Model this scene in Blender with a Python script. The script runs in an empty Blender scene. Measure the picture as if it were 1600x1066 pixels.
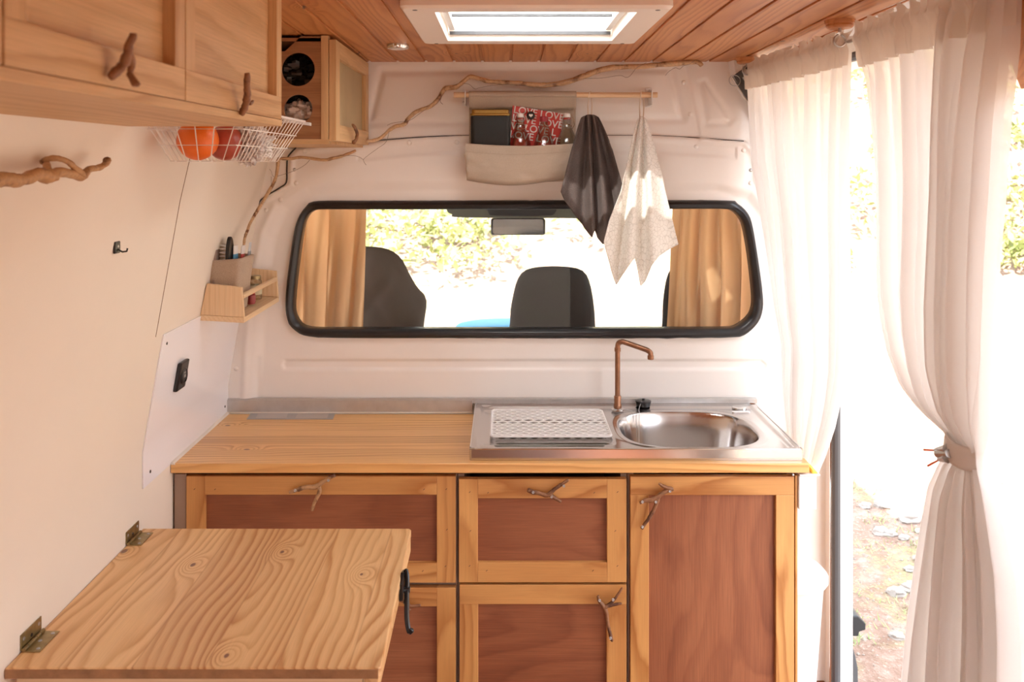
import bpy, math, random
import numpy as np
from mathutils import Vector, noise as mnoise
random.seed(7)
R = math.radians
C = bpy.context.scene.collection
sc = bpy.context.scene

# ------------------------------------------------------------------ camera, world, sun, exposure
F, PX, PY, EYE = 1350.0, 788.0, 255.0, 1.62      # focal length in px, principal point, eye height
cam_d = bpy.data.cameras.new('camera'); cam = bpy.data.objects.new('camera', cam_d); C.objects.link(cam)
cam.location = (0, 0, EYE); cam.rotation_euler = (R(90), 0, 0)
cam_d.sensor_width = 36; cam_d.lens = 36 * F / 1600
cam_d.shift_x = (800 - PX) / 1600; cam_d.shift_y = -(533 - PY) / 1600
cam_d.clip_start = .05; cam_d.clip_end = 300
cam_d.dof.use_dof = True; cam_d.dof.focus_distance = 2.35; cam_d.dof.aperture_fstop = 6.5
sc.camera = cam

w = bpy.data.worlds.new('world'); sc.world = w; w.use_nodes = True
bg = w.node_tree.nodes['Background']; bg.inputs[0].default_value = (.90, .96, 1.06, 1); bg.inputs[1].default_value = 5.0
sun_d = bpy.data.lights.new('sun', 'SUN'); sun_d.energy = 26; sun_d.angle = R(.6); sun_d.color = (1, .965, .90)
sun = bpy.data.objects.new('sun', sun_d); C.objects.link(sun)
sun.rotation_euler = Vector((.50, .75, -.80)).to_track_quat('-Z', 'Y').to_euler()
sc.view_settings.view_transform = 'Standard'; sc.view_settings.look = 'None'
sc.view_settings.gamma = 1; sc.view_settings.use_curve_mapping = False
sc.view_settings.exposure = 0.24
try:
    sc.cycles.max_bounces = 14; sc.cycles.diffuse_bounces = 9; sc.cycles.transparent_max_bounces = 16
    sc.cycles.sample_clamp_indirect = 12
except Exception: pass

# ------------------------------------------------------------------ helpers
def at(px, py, Y): return ((px - PX) / F * Y, Y, EYE - (py - PY) / F * Y)
def X(px, Y): return (px - PX) / F * Y
def Z(py, Y): return EYE - (py - PY) / F * Y

class MB:
    def __init__(s): s.v = []; s.f = []; s.uv = None
    def add(s, vs, fs):
        o = len(s.v); s.v += [tuple(p) for p in vs]; s.f += [tuple(i + o for i in q) for q in fs]; return s
    def box(s, x0, x1, y0, y1, z0, z1):
        return s.add([(x0,y0,z0),(x1,y0,z0),(x1,y1,z0),(x0,y1,z0),(x0,y0,z1),(x1,y0,z1),(x1,y1,z1),(x0,y1,z1)],
                     [(0,3,2,1),(4,5,6,7),(0,1,5,4),(1,2,6,5),(2,3,7,6),(3,0,4,7)])
    def hexa(s, p):   # eight corners, bottom four then top four
        return s.add(p, [(0,3,2,1),(4,5,6,7),(0,1,5,4),(1,2,6,5),(2,3,7,6),(3,0,4,7)])
    def tube(s, pts, r, seg=8, closed=False, jit=0):
        P = [Vector(p) for p in pts]; n = len(P)
        rr = r if isinstance(r, (list, tuple)) else [r] * n
        vs, fs = [], []; prev = None
        for i, p in enumerate(P):
            if closed: t = (P[(i+1) % n] - P[i-1])
            else: t = P[min(i+1, n-1)] - P[max(i-1, 0)]
            if t.length < 1e-9: t = Vector((0,0,1))
            t.normalize()
            if prev is None:
                a = Vector((0,0,1)) if abs(t.z) < .9 else Vector((1,0,0))
                u = t.cross(a).normalized()
            else:
                u = (prev - t * prev.dot(t)); u = u.normalized() if u.length > 1e-6 else t.orthogonal().normalized()
            prev = u; v = t.cross(u)
            for k in range(seg):
                a = 2 * math.pi * k / seg; q = rr[i] * (1 + (random.uniform(-jit, jit) if jit else 0))
                vs.append(p + (u * math.cos(a) + v * math.sin(a)) * q)
        m = n if closed else n - 1
        for i in range(m):
            for k in range(seg):
                a, b = i * seg + k, i * seg + (k+1) % seg
                c, d = ((i+1) % n) * seg + (k+1) % seg, ((i+1) % n) * seg + k
                fs.append((a, b, c, d))
        if not closed:
            fs.append(tuple(range(seg))[::-1]); fs.append(tuple((n-1)*seg + k for k in range(seg)))
        return s.add(vs, fs)
    def cyl(s, a, b, r, seg=24, r2=None): return s.tube([a, b], [r, r if r2 is None else r2], seg)
    def lathe(s, c, prof, seg=24, axis='z'):
        vs, fs = [], []
        for (r, h) in prof:
            for k in range(seg):
                a = 2 * math.pi * k / seg; x, y = r * math.cos(a), r * math.sin(a)
                vs.append({'z': (c[0]+x, c[1]+y, c[2]+h), 'x': (c[0]+h, c[1]+x, c[2]+y), 'y': (c[0]+x, c[1]+h, c[2]-y)}[axis])
        for i in range(len(prof)-1):
            for k in range(seg):
                fs.append((i*seg+k, i*seg+(k+1)%seg, (i+1)*seg+(k+1)%seg, (i+1)*seg+k))
        fs.append(tuple(range(seg))[::-1]); fs.append(tuple((len(prof)-1)*seg+k for k in range(seg)))
        return s.add(vs, fs)
    def grid(s, fn, nu, nv, close_u=False):
        vs = [fn(i/(nu-1) if not close_u else i/nu, j/(nv-1)) for j in range(nv) for i in range(nu)]
        fs = []
        for j in range(nv-1):
            for i in range(nu if close_u else nu-1):
                i2 = (i+1) % nu
                fs.append((j*nu+i, j*nu+i2, (j+1)*nu+i2, (j+1)*nu+i))
        return s.add(vs, fs)
    def prism(s, poly, a, b, axis='y'):
        n = len(poly)
        m = {'y': lambda p, t: (p[0], t, p[1]), 'x': lambda p, t: (t, p[0], p[1]), 'z': lambda p, t: (p[0], p[1], t)}[axis]
        vs = [m(p, a) for p in poly] + [m(p, b) for p in poly]
        fs = [tuple(range(n))[::-1], tuple(range(n, 2*n))] + [(i, (i+1)%n, (i+1)%n+n, i+n) for i in range(n)]
        return s.add(vs, fs)
    def inflate(s, outline, Yc, thick, rings=8):    # a cushion shape from an outline in XZ
        n = len(outline); cx = sum(p[0] for p in outline)/n; cz = sum(p[1] for p in outline)/n
        vs = []; fs = []
        rs = [math.sin(math.pi/2*k/rings) for k in range(rings+1)]
        for sgn in (-1, 1):
            o = len(vs)
            for r in rs[1:]:
                for p in outline:
                    vs.append((cx+(p[0]-cx)*r, Yc + sgn*thick*math.sqrt(max(0, 1-r**4)), cz+(p[1]-cz)*r))
            vs.append((cx, Yc+sgn*thick, cz)); c = len(vs)-1
            for k in range(n):
                fs.append((c, o+k, o+(k+1)%n) if sgn > 0 else (c, o+(k+1)%n, o+k))
            for i in range(rings-1):
                for k in range(n):
                    q = (o+i*n+k, o+i*n+(k+1)%n, o+(i+1)*n+(k+1)%n, o+(i+1)*n+k)
                    fs.append(q if sgn < 0 else q[::-1])
        return s.add(vs, fs)

def wloc(o):
    v = Vector((0,0,0))
    while o is not None: v += o.location; o = o.parent
    return v
def obj(name, mb, mat, parent=None, bev=0, smooth=False, solid=0, sub=0, label=None, ang=35, base=None, fixn=True):
    me = bpy.data.meshes.new(name)
    vs = np.array(mb.v, dtype=float)
    if base is None:
        lo, hi = vs.min(0), vs.max(0); base = ((lo[0]+hi[0])/2, (lo[1]+hi[1])/2, lo[2])
    me.from_pydata((vs - np.array(base)).tolist(), [], mb.f); me.update()
    if fixn:
        import bmesh
        b = bmesh.new(); b.from_mesh(me); bmesh.ops.remove_doubles(b, verts=b.verts, dist=1e-6)
        bmesh.ops.recalc_face_normals(b, faces=b.faces); b.to_mesh(me); b.free()
    o = bpy.data.objects.new(name, me); C.objects.link(o)
    if parent is not None: o.parent = parent; o.location = Vector(base) - wloc(parent)
    else: o.location = base
    for m in (mat if isinstance(mat, (list, tuple)) else [mat]): me.materials.append(m)
    if smooth:
        me.shade_smooth(); me.set_sharp_from_angle(angle=R(ang))
    if solid:
        m = o.modifiers.new('s', 'SOLIDIFY'); m.thickness = solid; m.offset = 0
    if bev:
        m = o.modifiers.new('b', 'BEVEL'); m.width = bev; m.segments = 2; m.limit_method = 'ANGLE'; m.angle_limit = R(40)
        m.harden_normals = False
    if sub:
        m = o.modifiers.new('d', 'SUBSURF'); m.levels = sub; m.render_levels = sub
    if label: o['label'] = label
    return o
def tag(o, label, cat, group=None, kind=None):
    o['label'] = label; o['category'] = cat
    if group: o['group'] = group
    if kind: o['kind'] = kind
    return o
def thing(name, loc, label, cat, group=None):
    o = bpy.data.objects.new(name, None); C.objects.link(o); o.location = loc; o.empty_display_size = .05
    return tag(o, label, cat, group)
def struct(name, mb, mat, parent=None, **k):
    o = obj(name, mb, mat, parent, **k)
    if parent is None: o['kind'] = 'structure'
    return o
def ipl(pts, t):      # piecewise linear
    if t <= pts[0][0]: return pts[0][1]
    for (a, b), (c, d) in zip(pts, pts[1:]):
        if t <= c: return b + (d - b) * (t - a) / (c - a)
    return pts[-1][1]
def spline(P, n, closed=False):     # Catmull-Rom through points of any dimension
    P = [np.array(p, float) for p in P]; m = len(P); out = []
    segs = m if closed else m - 1
    for i in range(segs):
        g = (lambda k: P[k % m]) if closed else (lambda k: P[max(0, min(m-1, k))])
        a, b, c, d = g(i-1), g(i), g(i+1), g(i+2)
        for k in range(n):
            t = k / n
            out.append(.5*((2*b)+(-a+c)*t+(2*a-5*b+4*c-d)*t*t+(-a+3*b-3*c+d)*t**3))
    if not closed: out.append(P[-1])
    return [tuple(float(x) for x in p) for p in out]
def resample(loop, n, closed=True):
    P = [np.array(p, float) for p in loop]
    if closed: P.append(P[0])
    L = [0]
    for a, b in zip(P, P[1:]): L.append(L[-1] + np.linalg.norm(b-a))
    L = np.array(L); A = np.array(P); t = np.linspace(0, L[-1], n, endpoint=not closed)
    return [tuple(np.interp(x, L, A[:, k]) for k in range(A.shape[1])) for x in t]
def nz(x, y, z=0): return mnoise.noise(Vector((x, y, z)))

# ------------------------------------------------------------------ materials
class NT:
    def __init__(s, name):
        m = bpy.data.materials.new(name); m.use_nodes = True; s.m = m; s.t = m.node_tree
        s.b = s.t.nodes['Principled BSDF']; s.out = s.t.nodes['Material Output']
    def n(s, typ, **k):
        o = s.t.nodes.new(typ)
        for a, b in k.items(): setattr(o, a, b)
        return o
    def l(s, a, b): s.t.links.new(a, b); return b
    def put(s, sock, v):
        if hasattr(v, 'is_output') or isinstance(v, bpy.types.NodeSocket): s.t.links.new(v, sock)
        else: sock.default_value = v
    def math(s, op, a, b=None, c=None, clamp=False):
        o = s.n('ShaderNodeMath', operation=op, use_clamp=clamp); s.put(o.inputs[0], a)
        if b is not None: s.put(o.inputs[1], b)
        if c is not None: s.put(o.inputs[2], c)
        return o.outputs[0]
    def comb(s, x, y, z):
        o = s.n('ShaderNodeCombineXYZ')
        for i, v in enumerate((x, y, z)): s.put(o.inputs[i], v)
        return o.outputs[0]
    def noise(s, vec, scale, detail=2, rough=.5, dist=0):
        o = s.n('ShaderNodeTexNoise'); s.put(o.inputs['Vector'], vec); o.inputs['Scale'].default_value = scale
        o.inputs['Detail'].default_value = detail; o.inputs['Roughness'].default_value = rough; o.inputs['Distortion'].default_value = dist
        return o.outputs[0]
    def ramp(s, v, stops):
        o = s.n('ShaderNodeValToRGB'); s.put(o.inputs[0], v); e = o.color_ramp.elements
        while len(e) < len(stops): e.new(.5)
        for i, (p, c) in enumerate(stops):
            e[i].position = p; e[i].color = (*c, 1) if isinstance(c, tuple) else (c, c, c, 1)
        return o.outputs[0]
    def mix(s, f, a, b, mode='MIX'):
        o = s.n('ShaderNodeMix', data_type='RGBA', blend_type=mode); s.put(o.inputs[0], f)
        s.put(o.inputs[6], a if not isinstance(a, tuple) else (*a[:3], 1)); s.put(o.inputs[7], b if not isinstance(b, tuple) else (*b[:3], 1))
        return o.outputs[2]
    def bump(s, h, strength, dist=.001):
        o = s.n('ShaderNodeBump'); s.put(o.inputs['Height'], h); o.inputs['Strength'].default_value = strength
        o.inputs['Distance'].default_value = dist; s.l(o.outputs[0], s.b.inputs['Normal']); return o
    def coord(s, rnd=True):
        tc = s.n('ShaderNodeTexCoord').outputs['Object']
        if not rnd: return tc
        oi = s.n('ShaderNodeObjectInfo').outputs['Random']
        v = s.n('ShaderNodeVectorMath', operation='ADD'); s.l(tc, v.inputs[0])
        s.l(s.comb(s.math('MULTIPLY', oi, 37.), s.math('MULTIPLY', oi, 61.), s.math('MULTIPLY', oi, 23.)), v.inputs[1])
        return v.outputs[0]

def plain(name, col, rough=.5, metal=0, spec=.5, coat=0, var=0, vscale=8, bump=0, bscale=300, trans=0, ior=1.45, alpha=1):
    t = NT(name); b = t.b
    b.inputs['Base Color'].default_value = (*col, 1); b.inputs['Roughness'].default_value = rough
    b.inputs['Metallic'].default_value = metal; b.inputs['Specular IOR Level'].default_value = spec
    b.inputs['Coat Weight'].default_value = coat; b.inputs['Transmission Weight'].default_value = trans
    b.inputs['IOR'].default_value = ior; b.inputs['Alpha'].default_value = alpha
    if var or bump:
        c = t.coord()
    if var:
        n = t.noise(c, vscale, 4, .6)
        f = t.ramp(n, [(.3, 1 - var), (.7, 1 + 0.0)])
        t.l(t.mix(1., (*col,), f, 'MULTIPLY'), b.inputs['Base Color'])
    if bump: t.bump(t.noise(c, bscale, 3), bump, .0006)
    return t.m

def wood(name, light, dark, axis='x', rings=55, warp=6, knots=0, stave=0, fiber=.12, rough=.42, coat=.0, tint=.10, warpu=1.0, knotcol=(.10,.035,.02), sharp=.9, wv=7.):
    t = NT(name + '_' + axis); b = t.b
    sep = t.n('ShaderNodeSeparateXYZ'); t.l(t.coord(), sep.inputs[0])
    ax = {'x': 0, 'y': 1, 'z': 2}[axis]; o = [i for i in range(3) if i != ax]
    u = sep.outputs[ax]; v = sep.outputs[o[0]]; q = sep.outputs[o[1]]
    if stave:
        cell = t.math('FLOOR', t.math('DIVIDE', v, stave))
        wn = t.n('ShaderNodeTexWhiteNoise', noise_dimensions='1D'); t.l(cell, wn.inputs['W']); rnd = wn.outputs['Value']
    nv = t.comb(t.math('MULTIPLY', u, warpu), t.math('MULTIPLY', v, wv), t.math('MULTIPLY', q, wv))
    if stave:
        nv = t.comb(t.math('ADD', t.math('MULTIPLY', u, warpu), t.math('MULTIPLY', rnd, 17.)), t.math('MULTIPLY', v, wv), t.math('ADD', t.math('MULTIPLY', q, wv), t.math('MULTIPLY', rnd, 9.)))
    N = t.noise(nv, 1.0, 1.5, .4)
    H = t.math('MULTIPLY', N, float(warp))
    H = t.math('ADD', H, t.math('MULTIPLY', t.math('ADD', v, t.math('MULTIPLY', q, .8)), float(rings)))
    wob = t.noise(t.comb(t.math('MULTIPLY', u, 12.), t.math('MULTIPLY', v, 40.), t.math('MULTIPLY', q, 40.)), 1., 2)
    H = t.math('ADD', H, t.math('MULTIPLY', wob, .35))
    core = None
    if knots:
        vo = t.n('ShaderNodeTexVoronoi', voronoi_dimensions='2D', feature='F1'); vo.inputs['Scale'].default_value = 1.0
        t.l(t.comb(t.math('MULTIPLY', u, knots * .6), t.math('MULTIPLY', v, float(knots)), 0.), vo.inputs['Vector'])
        d = t.math('DIVIDE', vo.outputs['Distance'], float(knots))
        cs = t.n('ShaderNodeSeparateColor'); t.l(vo.outputs['Color'], cs.inputs[0])
        on = t.math('GREATER_THAN', cs.outputs[0], .55)
        g = t.math('MULTIPLY', t.math('EXPONENT', t.math('MULTIPLY', t.math('POWER', t.math('DIVIDE', d, .024), 2.), -1.)), on)
        H = t.math('ADD', H, t.math('MULTIPLY', g, 4.2))
        rad = t.math('ADD', .003, t.math('MULTIPLY', cs.outputs[1], .006))
        core = t.math('MULTIPLY', t.math('SUBTRACT', 1., t.math('DIVIDE', d, rad), clamp=True), on)
        core = t.math('MULTIPLY', core, 2.5, clamp=True)
    fr = t.math('FRACT', H)
    band = t.ramp(fr, [(0, 0.25), (.12, 0), (.45, .12), (sharp, 1), (1, .3)])
    # soften bands irregularly
    soft = t.noise(t.comb(t.math('MULTIPLY', u, 1.5), t.math('MULTIPLY', v, 14.), q), 1., 2)
    band = t.math('MULTIPLY', band, t.ramp(soft, [(.3, .35), (.65, 1.)]))
    fb = t.noise(t.comb(t.math('MULTIPLY', u, 9.), t.math('MULTIPLY', v, 420.), t.math('MULTIPLY', q, 420.)), 1., 3, .65)
    col = t.mix(band, light, dark)
    col = t.mix(1., col, t.ramp(fb, [(.25, 1 - fiber), (.75, 1 + fiber * .3)]), 'MULTIPLY')
    big = t.noise(t.comb(t.math('MULTIPLY', u, 1.2), t.math('MULTIPLY', v, 6.), q), 1.3, 2)
    col = t.mix(1., col, t.ramp(big, [(.3, (1-tint, 1-tint*1.5, 1-tint*1.8)), (.7, (1, 1, 1))]), 'MULTIPLY')
    if stave:
        s2 = t.ramp(rnd, [(0, (1-tint*1.6, 1-tint*2.2, 1-tint*2.6)), (.5, (1, 1, 1)), (1, (1.0, .97, .92))])
        col = t.mix(1., col, s2, 'MULTIPLY')
        e = t.math('ABSOLUTE', t.math('SUBTRACT', t.math('FRACT', t.math('DIVIDE', v, stave)), .5))
        col = t.mix(t.math('MULTIPLY', t.math('GREATER_THAN', e, .4875), .28), col, (dark[0]*.6, dark[1]*.5, dark[2]*.5))
    if core is not None: col = t.mix(t.math('MULTIPLY', core, .9), col, knotcol)
    t.l(col, b.inputs['Base Color']); b.inputs['Roughness'].default_value = rough; b.inputs['Coat Weight'].default_value = coat
    b.inputs['Coat Roughness'].default_value = .25
    t.bump(t.math('ADD', fb, t.math('MULTIPLY', band, .4)), .22, .0006)
    return t.m
WD = {
 'table':   dict(light=(.84,.56,.28), dark=(.54,.245,.075), rings=42, warp=10, knots=4.2, stave=.125, rough=.36, coat=.12, wv=5.5, warpu=1.6, knotcol=(.16,.06,.045)),
 'counter': dict(light=(.90,.54,.205), dark=(.60,.275,.07), rings=60, warp=7, knots=4.5, stave=.058, rough=.33, coat=.18, warpu=.8, tint=.12, knotcol=(.17,.065,.04)),
 'frame':   dict(light=(.72,.39,.13), dark=(.44,.175,.04), rings=20, warp=8, rough=.42, coat=.08, warpu=1.3, tint=.22),
 'ply':     dict(light=(.36,.13,.055), dark=(.27,.088,.036), rings=9, warp=9, rough=.5, fiber=.28, warpu=1.6, wv=4., tint=.24, sharp=.6),
 'ceil':    dict(light=(.68,.31,.11), dark=(.46,.165,.046), rings=40, warp=10, knots=5., rough=.42, coat=.05, tint=.20, knotcol=(.12,.07,.05)),
 'over':    dict(light=(.70,.455,.225), dark=(.54,.315,.135), rings=30, warp=6, rough=.5, fiber=.2, tint=.10, warpu=1.2),
 'beech':   dict(light=(.82,.61,.38), dark=(.74,.52,.30), rings=80, warp=4, rough=.5, fiber=.15, tint=.05),
 'carc':    dict(light=(.40,.19,.08), dark=(.30,.13,.05), rings=30, warp=6, rough=.55, fiber=.3, tint=.2),
}
_wc = {}
def W(k, axis='x'):
    if (k, axis) not in _wc: _wc[(k, axis)] = wood('wood_' + k, axis=axis, **WD[k])
    return _wc[(k, axis)]

def bark(name, light, dark):
    t = NT(name); c = t.coord(); n = t.noise(c, 22, 4, .6); f = t.noise(c, 160, 3, .6)
    col = t.ramp(n, [(.36, dark), (.47, light), (.7, tuple(min(1, x*1.15) for x in light))])
    t.l(t.mix(1., col, t.ramp(f, [(.3, .72), (.7, 1.)]), 'MULTIPLY'), t.b.inputs['Base Color'])
    t.b.inputs['Roughness'].default_value = .55; t.bump(f, .5, .001); return t.m
M = {}
M['paint'] = plain('white_paint', (.85,.81,.765), .28, var=.03, vscale=3, coat=.15)
M['wall'] = plain('cream_wall_cloth', (.80,.73,.63), .6, var=.04, vscale=2.5, bump=.25, bscale=420)
M['acryl'] = plain('white_acrylic', (.86,.87,.92), .10, coat=.4, spec=.6)
M['bodywhite'] = plain('body_white', (.86,.86,.87), .2, coat=.4)
M['rubber'] = plain('black_rubber', (.018,.017,.018), .33, spec=.6, var=.3, vscale=20)
M['black'] = plain('black_plastic', (.012,.012,.013), .3)
M['gap'] = plain('dark_gap', (.05,.045,.042), .7)
M['grayseal'] = plain('grey_rubber', (.085,.085,.088), .5)
M['steel'] = plain('stainless_steel', (.62,.59,.57), .17, metal=1, bump=.06, bscale=90)
M['steel2'] = plain('brushed_bowl_steel', (.50,.48,.47), .30, metal=1)
M['chrome'] = plain('chrome', (.75,.74,.72), .12, metal=1)
M['alu'] = plain('aluminium', (.60,.58,.56), .38, metal=.8, var=.12, vscale=30)
M['tape'] = plain('silver_tape', (.47,.45,.45), .35, metal=.55, bump=.4, bscale=60)
M['tape2'] = plain('silver_tape_light', (.58,.53,.50), .4, metal=.35, bump=.4, bscale=60)
M['copper'] = plain('aged_copper', (.40,.20,.115), .34, metal=.85, var=.45, vscale=35)
M['brass'] = plain('worn_brass', (.42,.33,.17), .36, metal=.9, var=.3, vscale=80)
M['zinc'] = plain('zinc', (.5,.5,.5), .35, metal=.9)
M['silicone'] = plain('white_silicone', (.85,.84,.83), .35)
M['plastic'] = plain('white_plastic', (.78,.78,.77), .3)
M['hatch'] = plain('cream_hatch_plastic', (.88,.80,.71), .45, bump=.15, bscale=500)
M['drift'] = bark('driftwood', (.52,.30,.14), (.13,.045,.02))
M['drift2'] = bark('brown_twig', (.27,.12,.052), (.10,.035,.016))
M['driftpale'] = bark('pale_driftwood', (.66,.44,.25), (.20,.08,.035))
M['wire'] = plain('thin_wire', (.30,.24,.2), .4, metal=.7)
M['wirewhite'] = plain('white_wire', (.80,.77,.72), .35)
M['grey_post'] = plain('grey_painted_wood', (.36,.25,.18), .6, var=.2, vscale=6)
M['red'] = plain('red_gloss', (.55,.03,.02), .3)
M['orangep'] = plain('orange_plastic', (.75,.10,.02), .35)
M['yellow'] = plain('yellow_sponge', (.85,.62,.10), .8)
M['tin'] = plain('dark_tin', (.008,.011,.012), .35, coat=.1)
M['gold'] = plain('gold_lid', (.38,.24,.07), .25, metal=1)
M['seatblack'] = plain('seat_fabric', (.022,.020,.019), .8, bump=.4, bscale=500)
M['seatcover'] = plain('brown_seat_cover', (.085,.062,.048), .7, bump=.5, bscale=30)
M['console'] = plain('grey_green_console', (.13,.13,.10), .6)
M['dash'] = plain('dash_plastic', (.03,.03,.032), .5)
M['blue'] = plain('blue_cloth', (.08,.28,.46), .7)
M['yarn'] = plain('beige_ribbon', (.72,.62,.50), .7)

def clothmat(name, col, trans=.0, transp=.0, weave=700, bump=.5, var=.06, tcol=None):
    t = NT(name); c = t.n('ShaderNodeTexCoord').outputs['Object']; n = t.noise(c, 6, 3); f = t.noise(c, weave, 2)
    cc = t.mix(1., col, t.ramp(n, [(.3, 1 - var), (.7, 1.)]), 'MULTIPLY')
    cc = t.mix(1., cc, t.ramp(f, [(.3, 1 - var * 1.5), (.7, 1.)]), 'MULTIPLY')
    t.l(cc, t.b.inputs['Base Color']); t.b.inputs['Roughness'].default_value = .9; t.b.inputs['Specular IOR Level'].default_value = .15
    t.bump(f, bump, .0008)
    last = t.b.outputs[0]
    if trans:
        tr = t.n('ShaderNodeBsdfTranslucent'); t.put(tr.inputs[0], (*(tcol or col), 1)); mx = t.n('ShaderNodeMixShader')
        mx.inputs[0].default_value = trans; t.l(last, mx.inputs[1]); t.l(tr.outputs[0], mx.inputs[2]); last = mx.outputs[0]
    if transp:
        tp = t.n('ShaderNodeBsdfTransparent'); mx = t.n('ShaderNodeMixShader'); mx.inputs[0].default_value = transp
        t.l(last, mx.inputs[1]); t.l(tp.outputs[0], mx.inputs[2]); last = mx.outputs[0]
    t.l(last, t.out.inputs[0]); return t.m
M['sheer'] = clothmat('sheer_white_cotton', (.88,.85,.82), trans=.42, transp=.10, weave=900, bump=.2, var=.03)
M['sheer2'] = clothmat('doubled_white_cotton', (.84,.78,.72), trans=.42, transp=.02, weave=900, bump=.2, var=.04)
M['linen'] = clothmat('natural_linen', (.66,.55,.43), trans=.12, weave=900, bump=.7, var=.16)
M['linen2'] = clothmat('beige_basket_cloth', (.60,.47,.36), weave=700, bump=.8, var=.2)
M['terry'] = clothmat('grey_terry', (.175,.140,.128), weave=650, bump=1., var=.35)
M['tan'] = clothmat('tan_curtain_cotton', (.74,.48,.27), trans=.45, weave=500, bump=.3, var=.08, tcol=(.84,.50,.26))

def towel_mat():
    t = NT('pale_patterned_towel'); c = t.n('ShaderNodeTexCoord').outputs['Object']
    v = t.n('ShaderNodeTexVoronoi', feature='DISTANCE_TO_EDGE'); v.inputs['Scale'].default_value = 75; t.l(c, v.inputs['Vector'])
    f = t.noise(c, 800, 2)
    col = t.mix(t.ramp(v.outputs['Distance'], [(.02, 0.), (.06, 1.)]), (.66,.635,.57), (.84,.82,.76))
    t.l(t.mix(1., col, t.ramp(f, [(.3, .88), (.7, 1.)]), 'MULTIPLY'), t.b.inputs['Base Color'])
    t.b.inputs['Roughness'].default_value = .9; t.bump(f, .5, .0008); return t.m
M['ptowel'] = towel_mat()

def thin_glass(name, tint=(1,1,1), gl=.08, power=1.0):
    t = NT(name); tp = t.n('ShaderNodeBsdfTransparent'); tp.inputs[0].default_value = (*tint, 1)
    g = t.n('ShaderNodeBsdfGlossy'); g.inputs['Roughness'].default_value = .01
    lw = t.n('ShaderNodeLayerWeight'); lw.inputs[0].default_value = .15
    f = t.math('ADD', gl, t.math('MULTIPLY', lw.outputs['Fresnel'], .5))
    mx = t.n('ShaderNodeMixShader'); t.l(f, mx.inputs[0]); t.l(tp.outputs[0], mx.inputs[1]); t.l(g.outputs[0], mx.inputs[2])
    t.l(mx.outputs[0], t.out.inputs[0]); return t.m
M['glass'] = thin_glass('window_glass', (.97,.98,.97), .008)
M['bottle'] = thin_glass('bottle_glass', (.80,.81,.79), .12)
M['jarglass'] = thin_glass('jar_glass', (.9,.9,.85), .12)
def thin_plastic(name, col, a):
    t = NT(name); tp = t.n('ShaderNodeBsdfTransparent'); mx = t.n('ShaderNodeMixShader'); mx.inputs[0].default_value = a
    t.b.inputs['Base Color'].default_value = (*col, 1); t.b.inputs['Roughness'].default_value = .25
    t.l(t.b.outputs[0], mx.inputs[1]); t.l(tp.outputs[0], mx.inputs[2]); t.l(mx.outputs[0], t.out.inputs[0]); return t.m
M['bag'] = thin_plastic('clear_bag', (.88,.84,.80), .22)
M['foil'] = plain('silver_foil', (.80,.75,.70), .22, metal=.25, bump=.8, bscale=60)
M['darkbag'] = plain('dark_bag', (.02,.018,.016), .2, bump=.8, bscale=60)
def opal(name='opal_acrylic', clear=.4):
    t = NT(name); tr = t.n('ShaderNodeBsdfTranslucent'); tr.inputs[0].default_value = (.95,.95,.94,1)
    tp = t.n('ShaderNodeBsdfTransparent'); mx = t.n('ShaderNodeMixShader'); mx.inputs[0].default_value = clear
    t.l(tr.outputs[0], mx.inputs[1]); t.l(tp.outputs[0], mx.inputs[2]); t.l(mx.outputs[0], t.out.inputs[0]); return t.m
M['opal'] = opal(); M['blind'] = opal('white_blind', .35)
def orange_mat():
    t = NT('orange_peel'); c = t.coord(); n = t.noise(c, 380, 1); t.b.inputs['Base Color'].default_value = (.85,.17,.015,1)
    t.b.inputs['Roughness'].default_value = .35; t.bump(n, .5, .001); return t.m
M['orange'] = orange_mat()
M['apple'] = plain('pink_red_skin', (.55,.10,.06), .35, var=.4, vscale=20)

# ------------------------------------------------------------------ van shell
def xw(z): return ipl([(0,-.862),(.93,-.862),(1.13,-.828),(1.25,-.806),(1.53,-.756),(1.66,-.726),(1.95,-.65)], z)   # left wall section
def xr(z): return ipl([(0,.885),(1.0,.885),(1.25,.87),(1.53,.835),(1.66,.80),(1.80,.765),(1.95,.75)], z)
def zc(Y): return 1.936 + (2.7 - Y) * .0126
YB, YR = 2.70, -.9      # bulkhead, rear opening
zs = [0, .3, .6, .85, .93, 1.0, 1.06, 1.13, 1.19, 1.25, 1.32, 1.39, 1.46, 1.53, 1.6, 1.66, 1.74, 1.82, 1.9, 2.02]
# left wall
m = MB(); pr = [(xw(z), z) for z in zs] + [(xw(z) - .07, z) for z in reversed(zs)]
m.prism(pr, YR, YB + .03, 'y'); lw = struct('wall_left', m, M['wall'], smooth=True, ang=50)
m = MB(); m.tube([(xw(z) + .0005, 2.012, z) for z in np.linspace(1.215, 1.9, 14)], .0008, 6); obj('panel_joint', m, plain('brown_joint', (.25,.16,.10), .8), lw)
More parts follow.
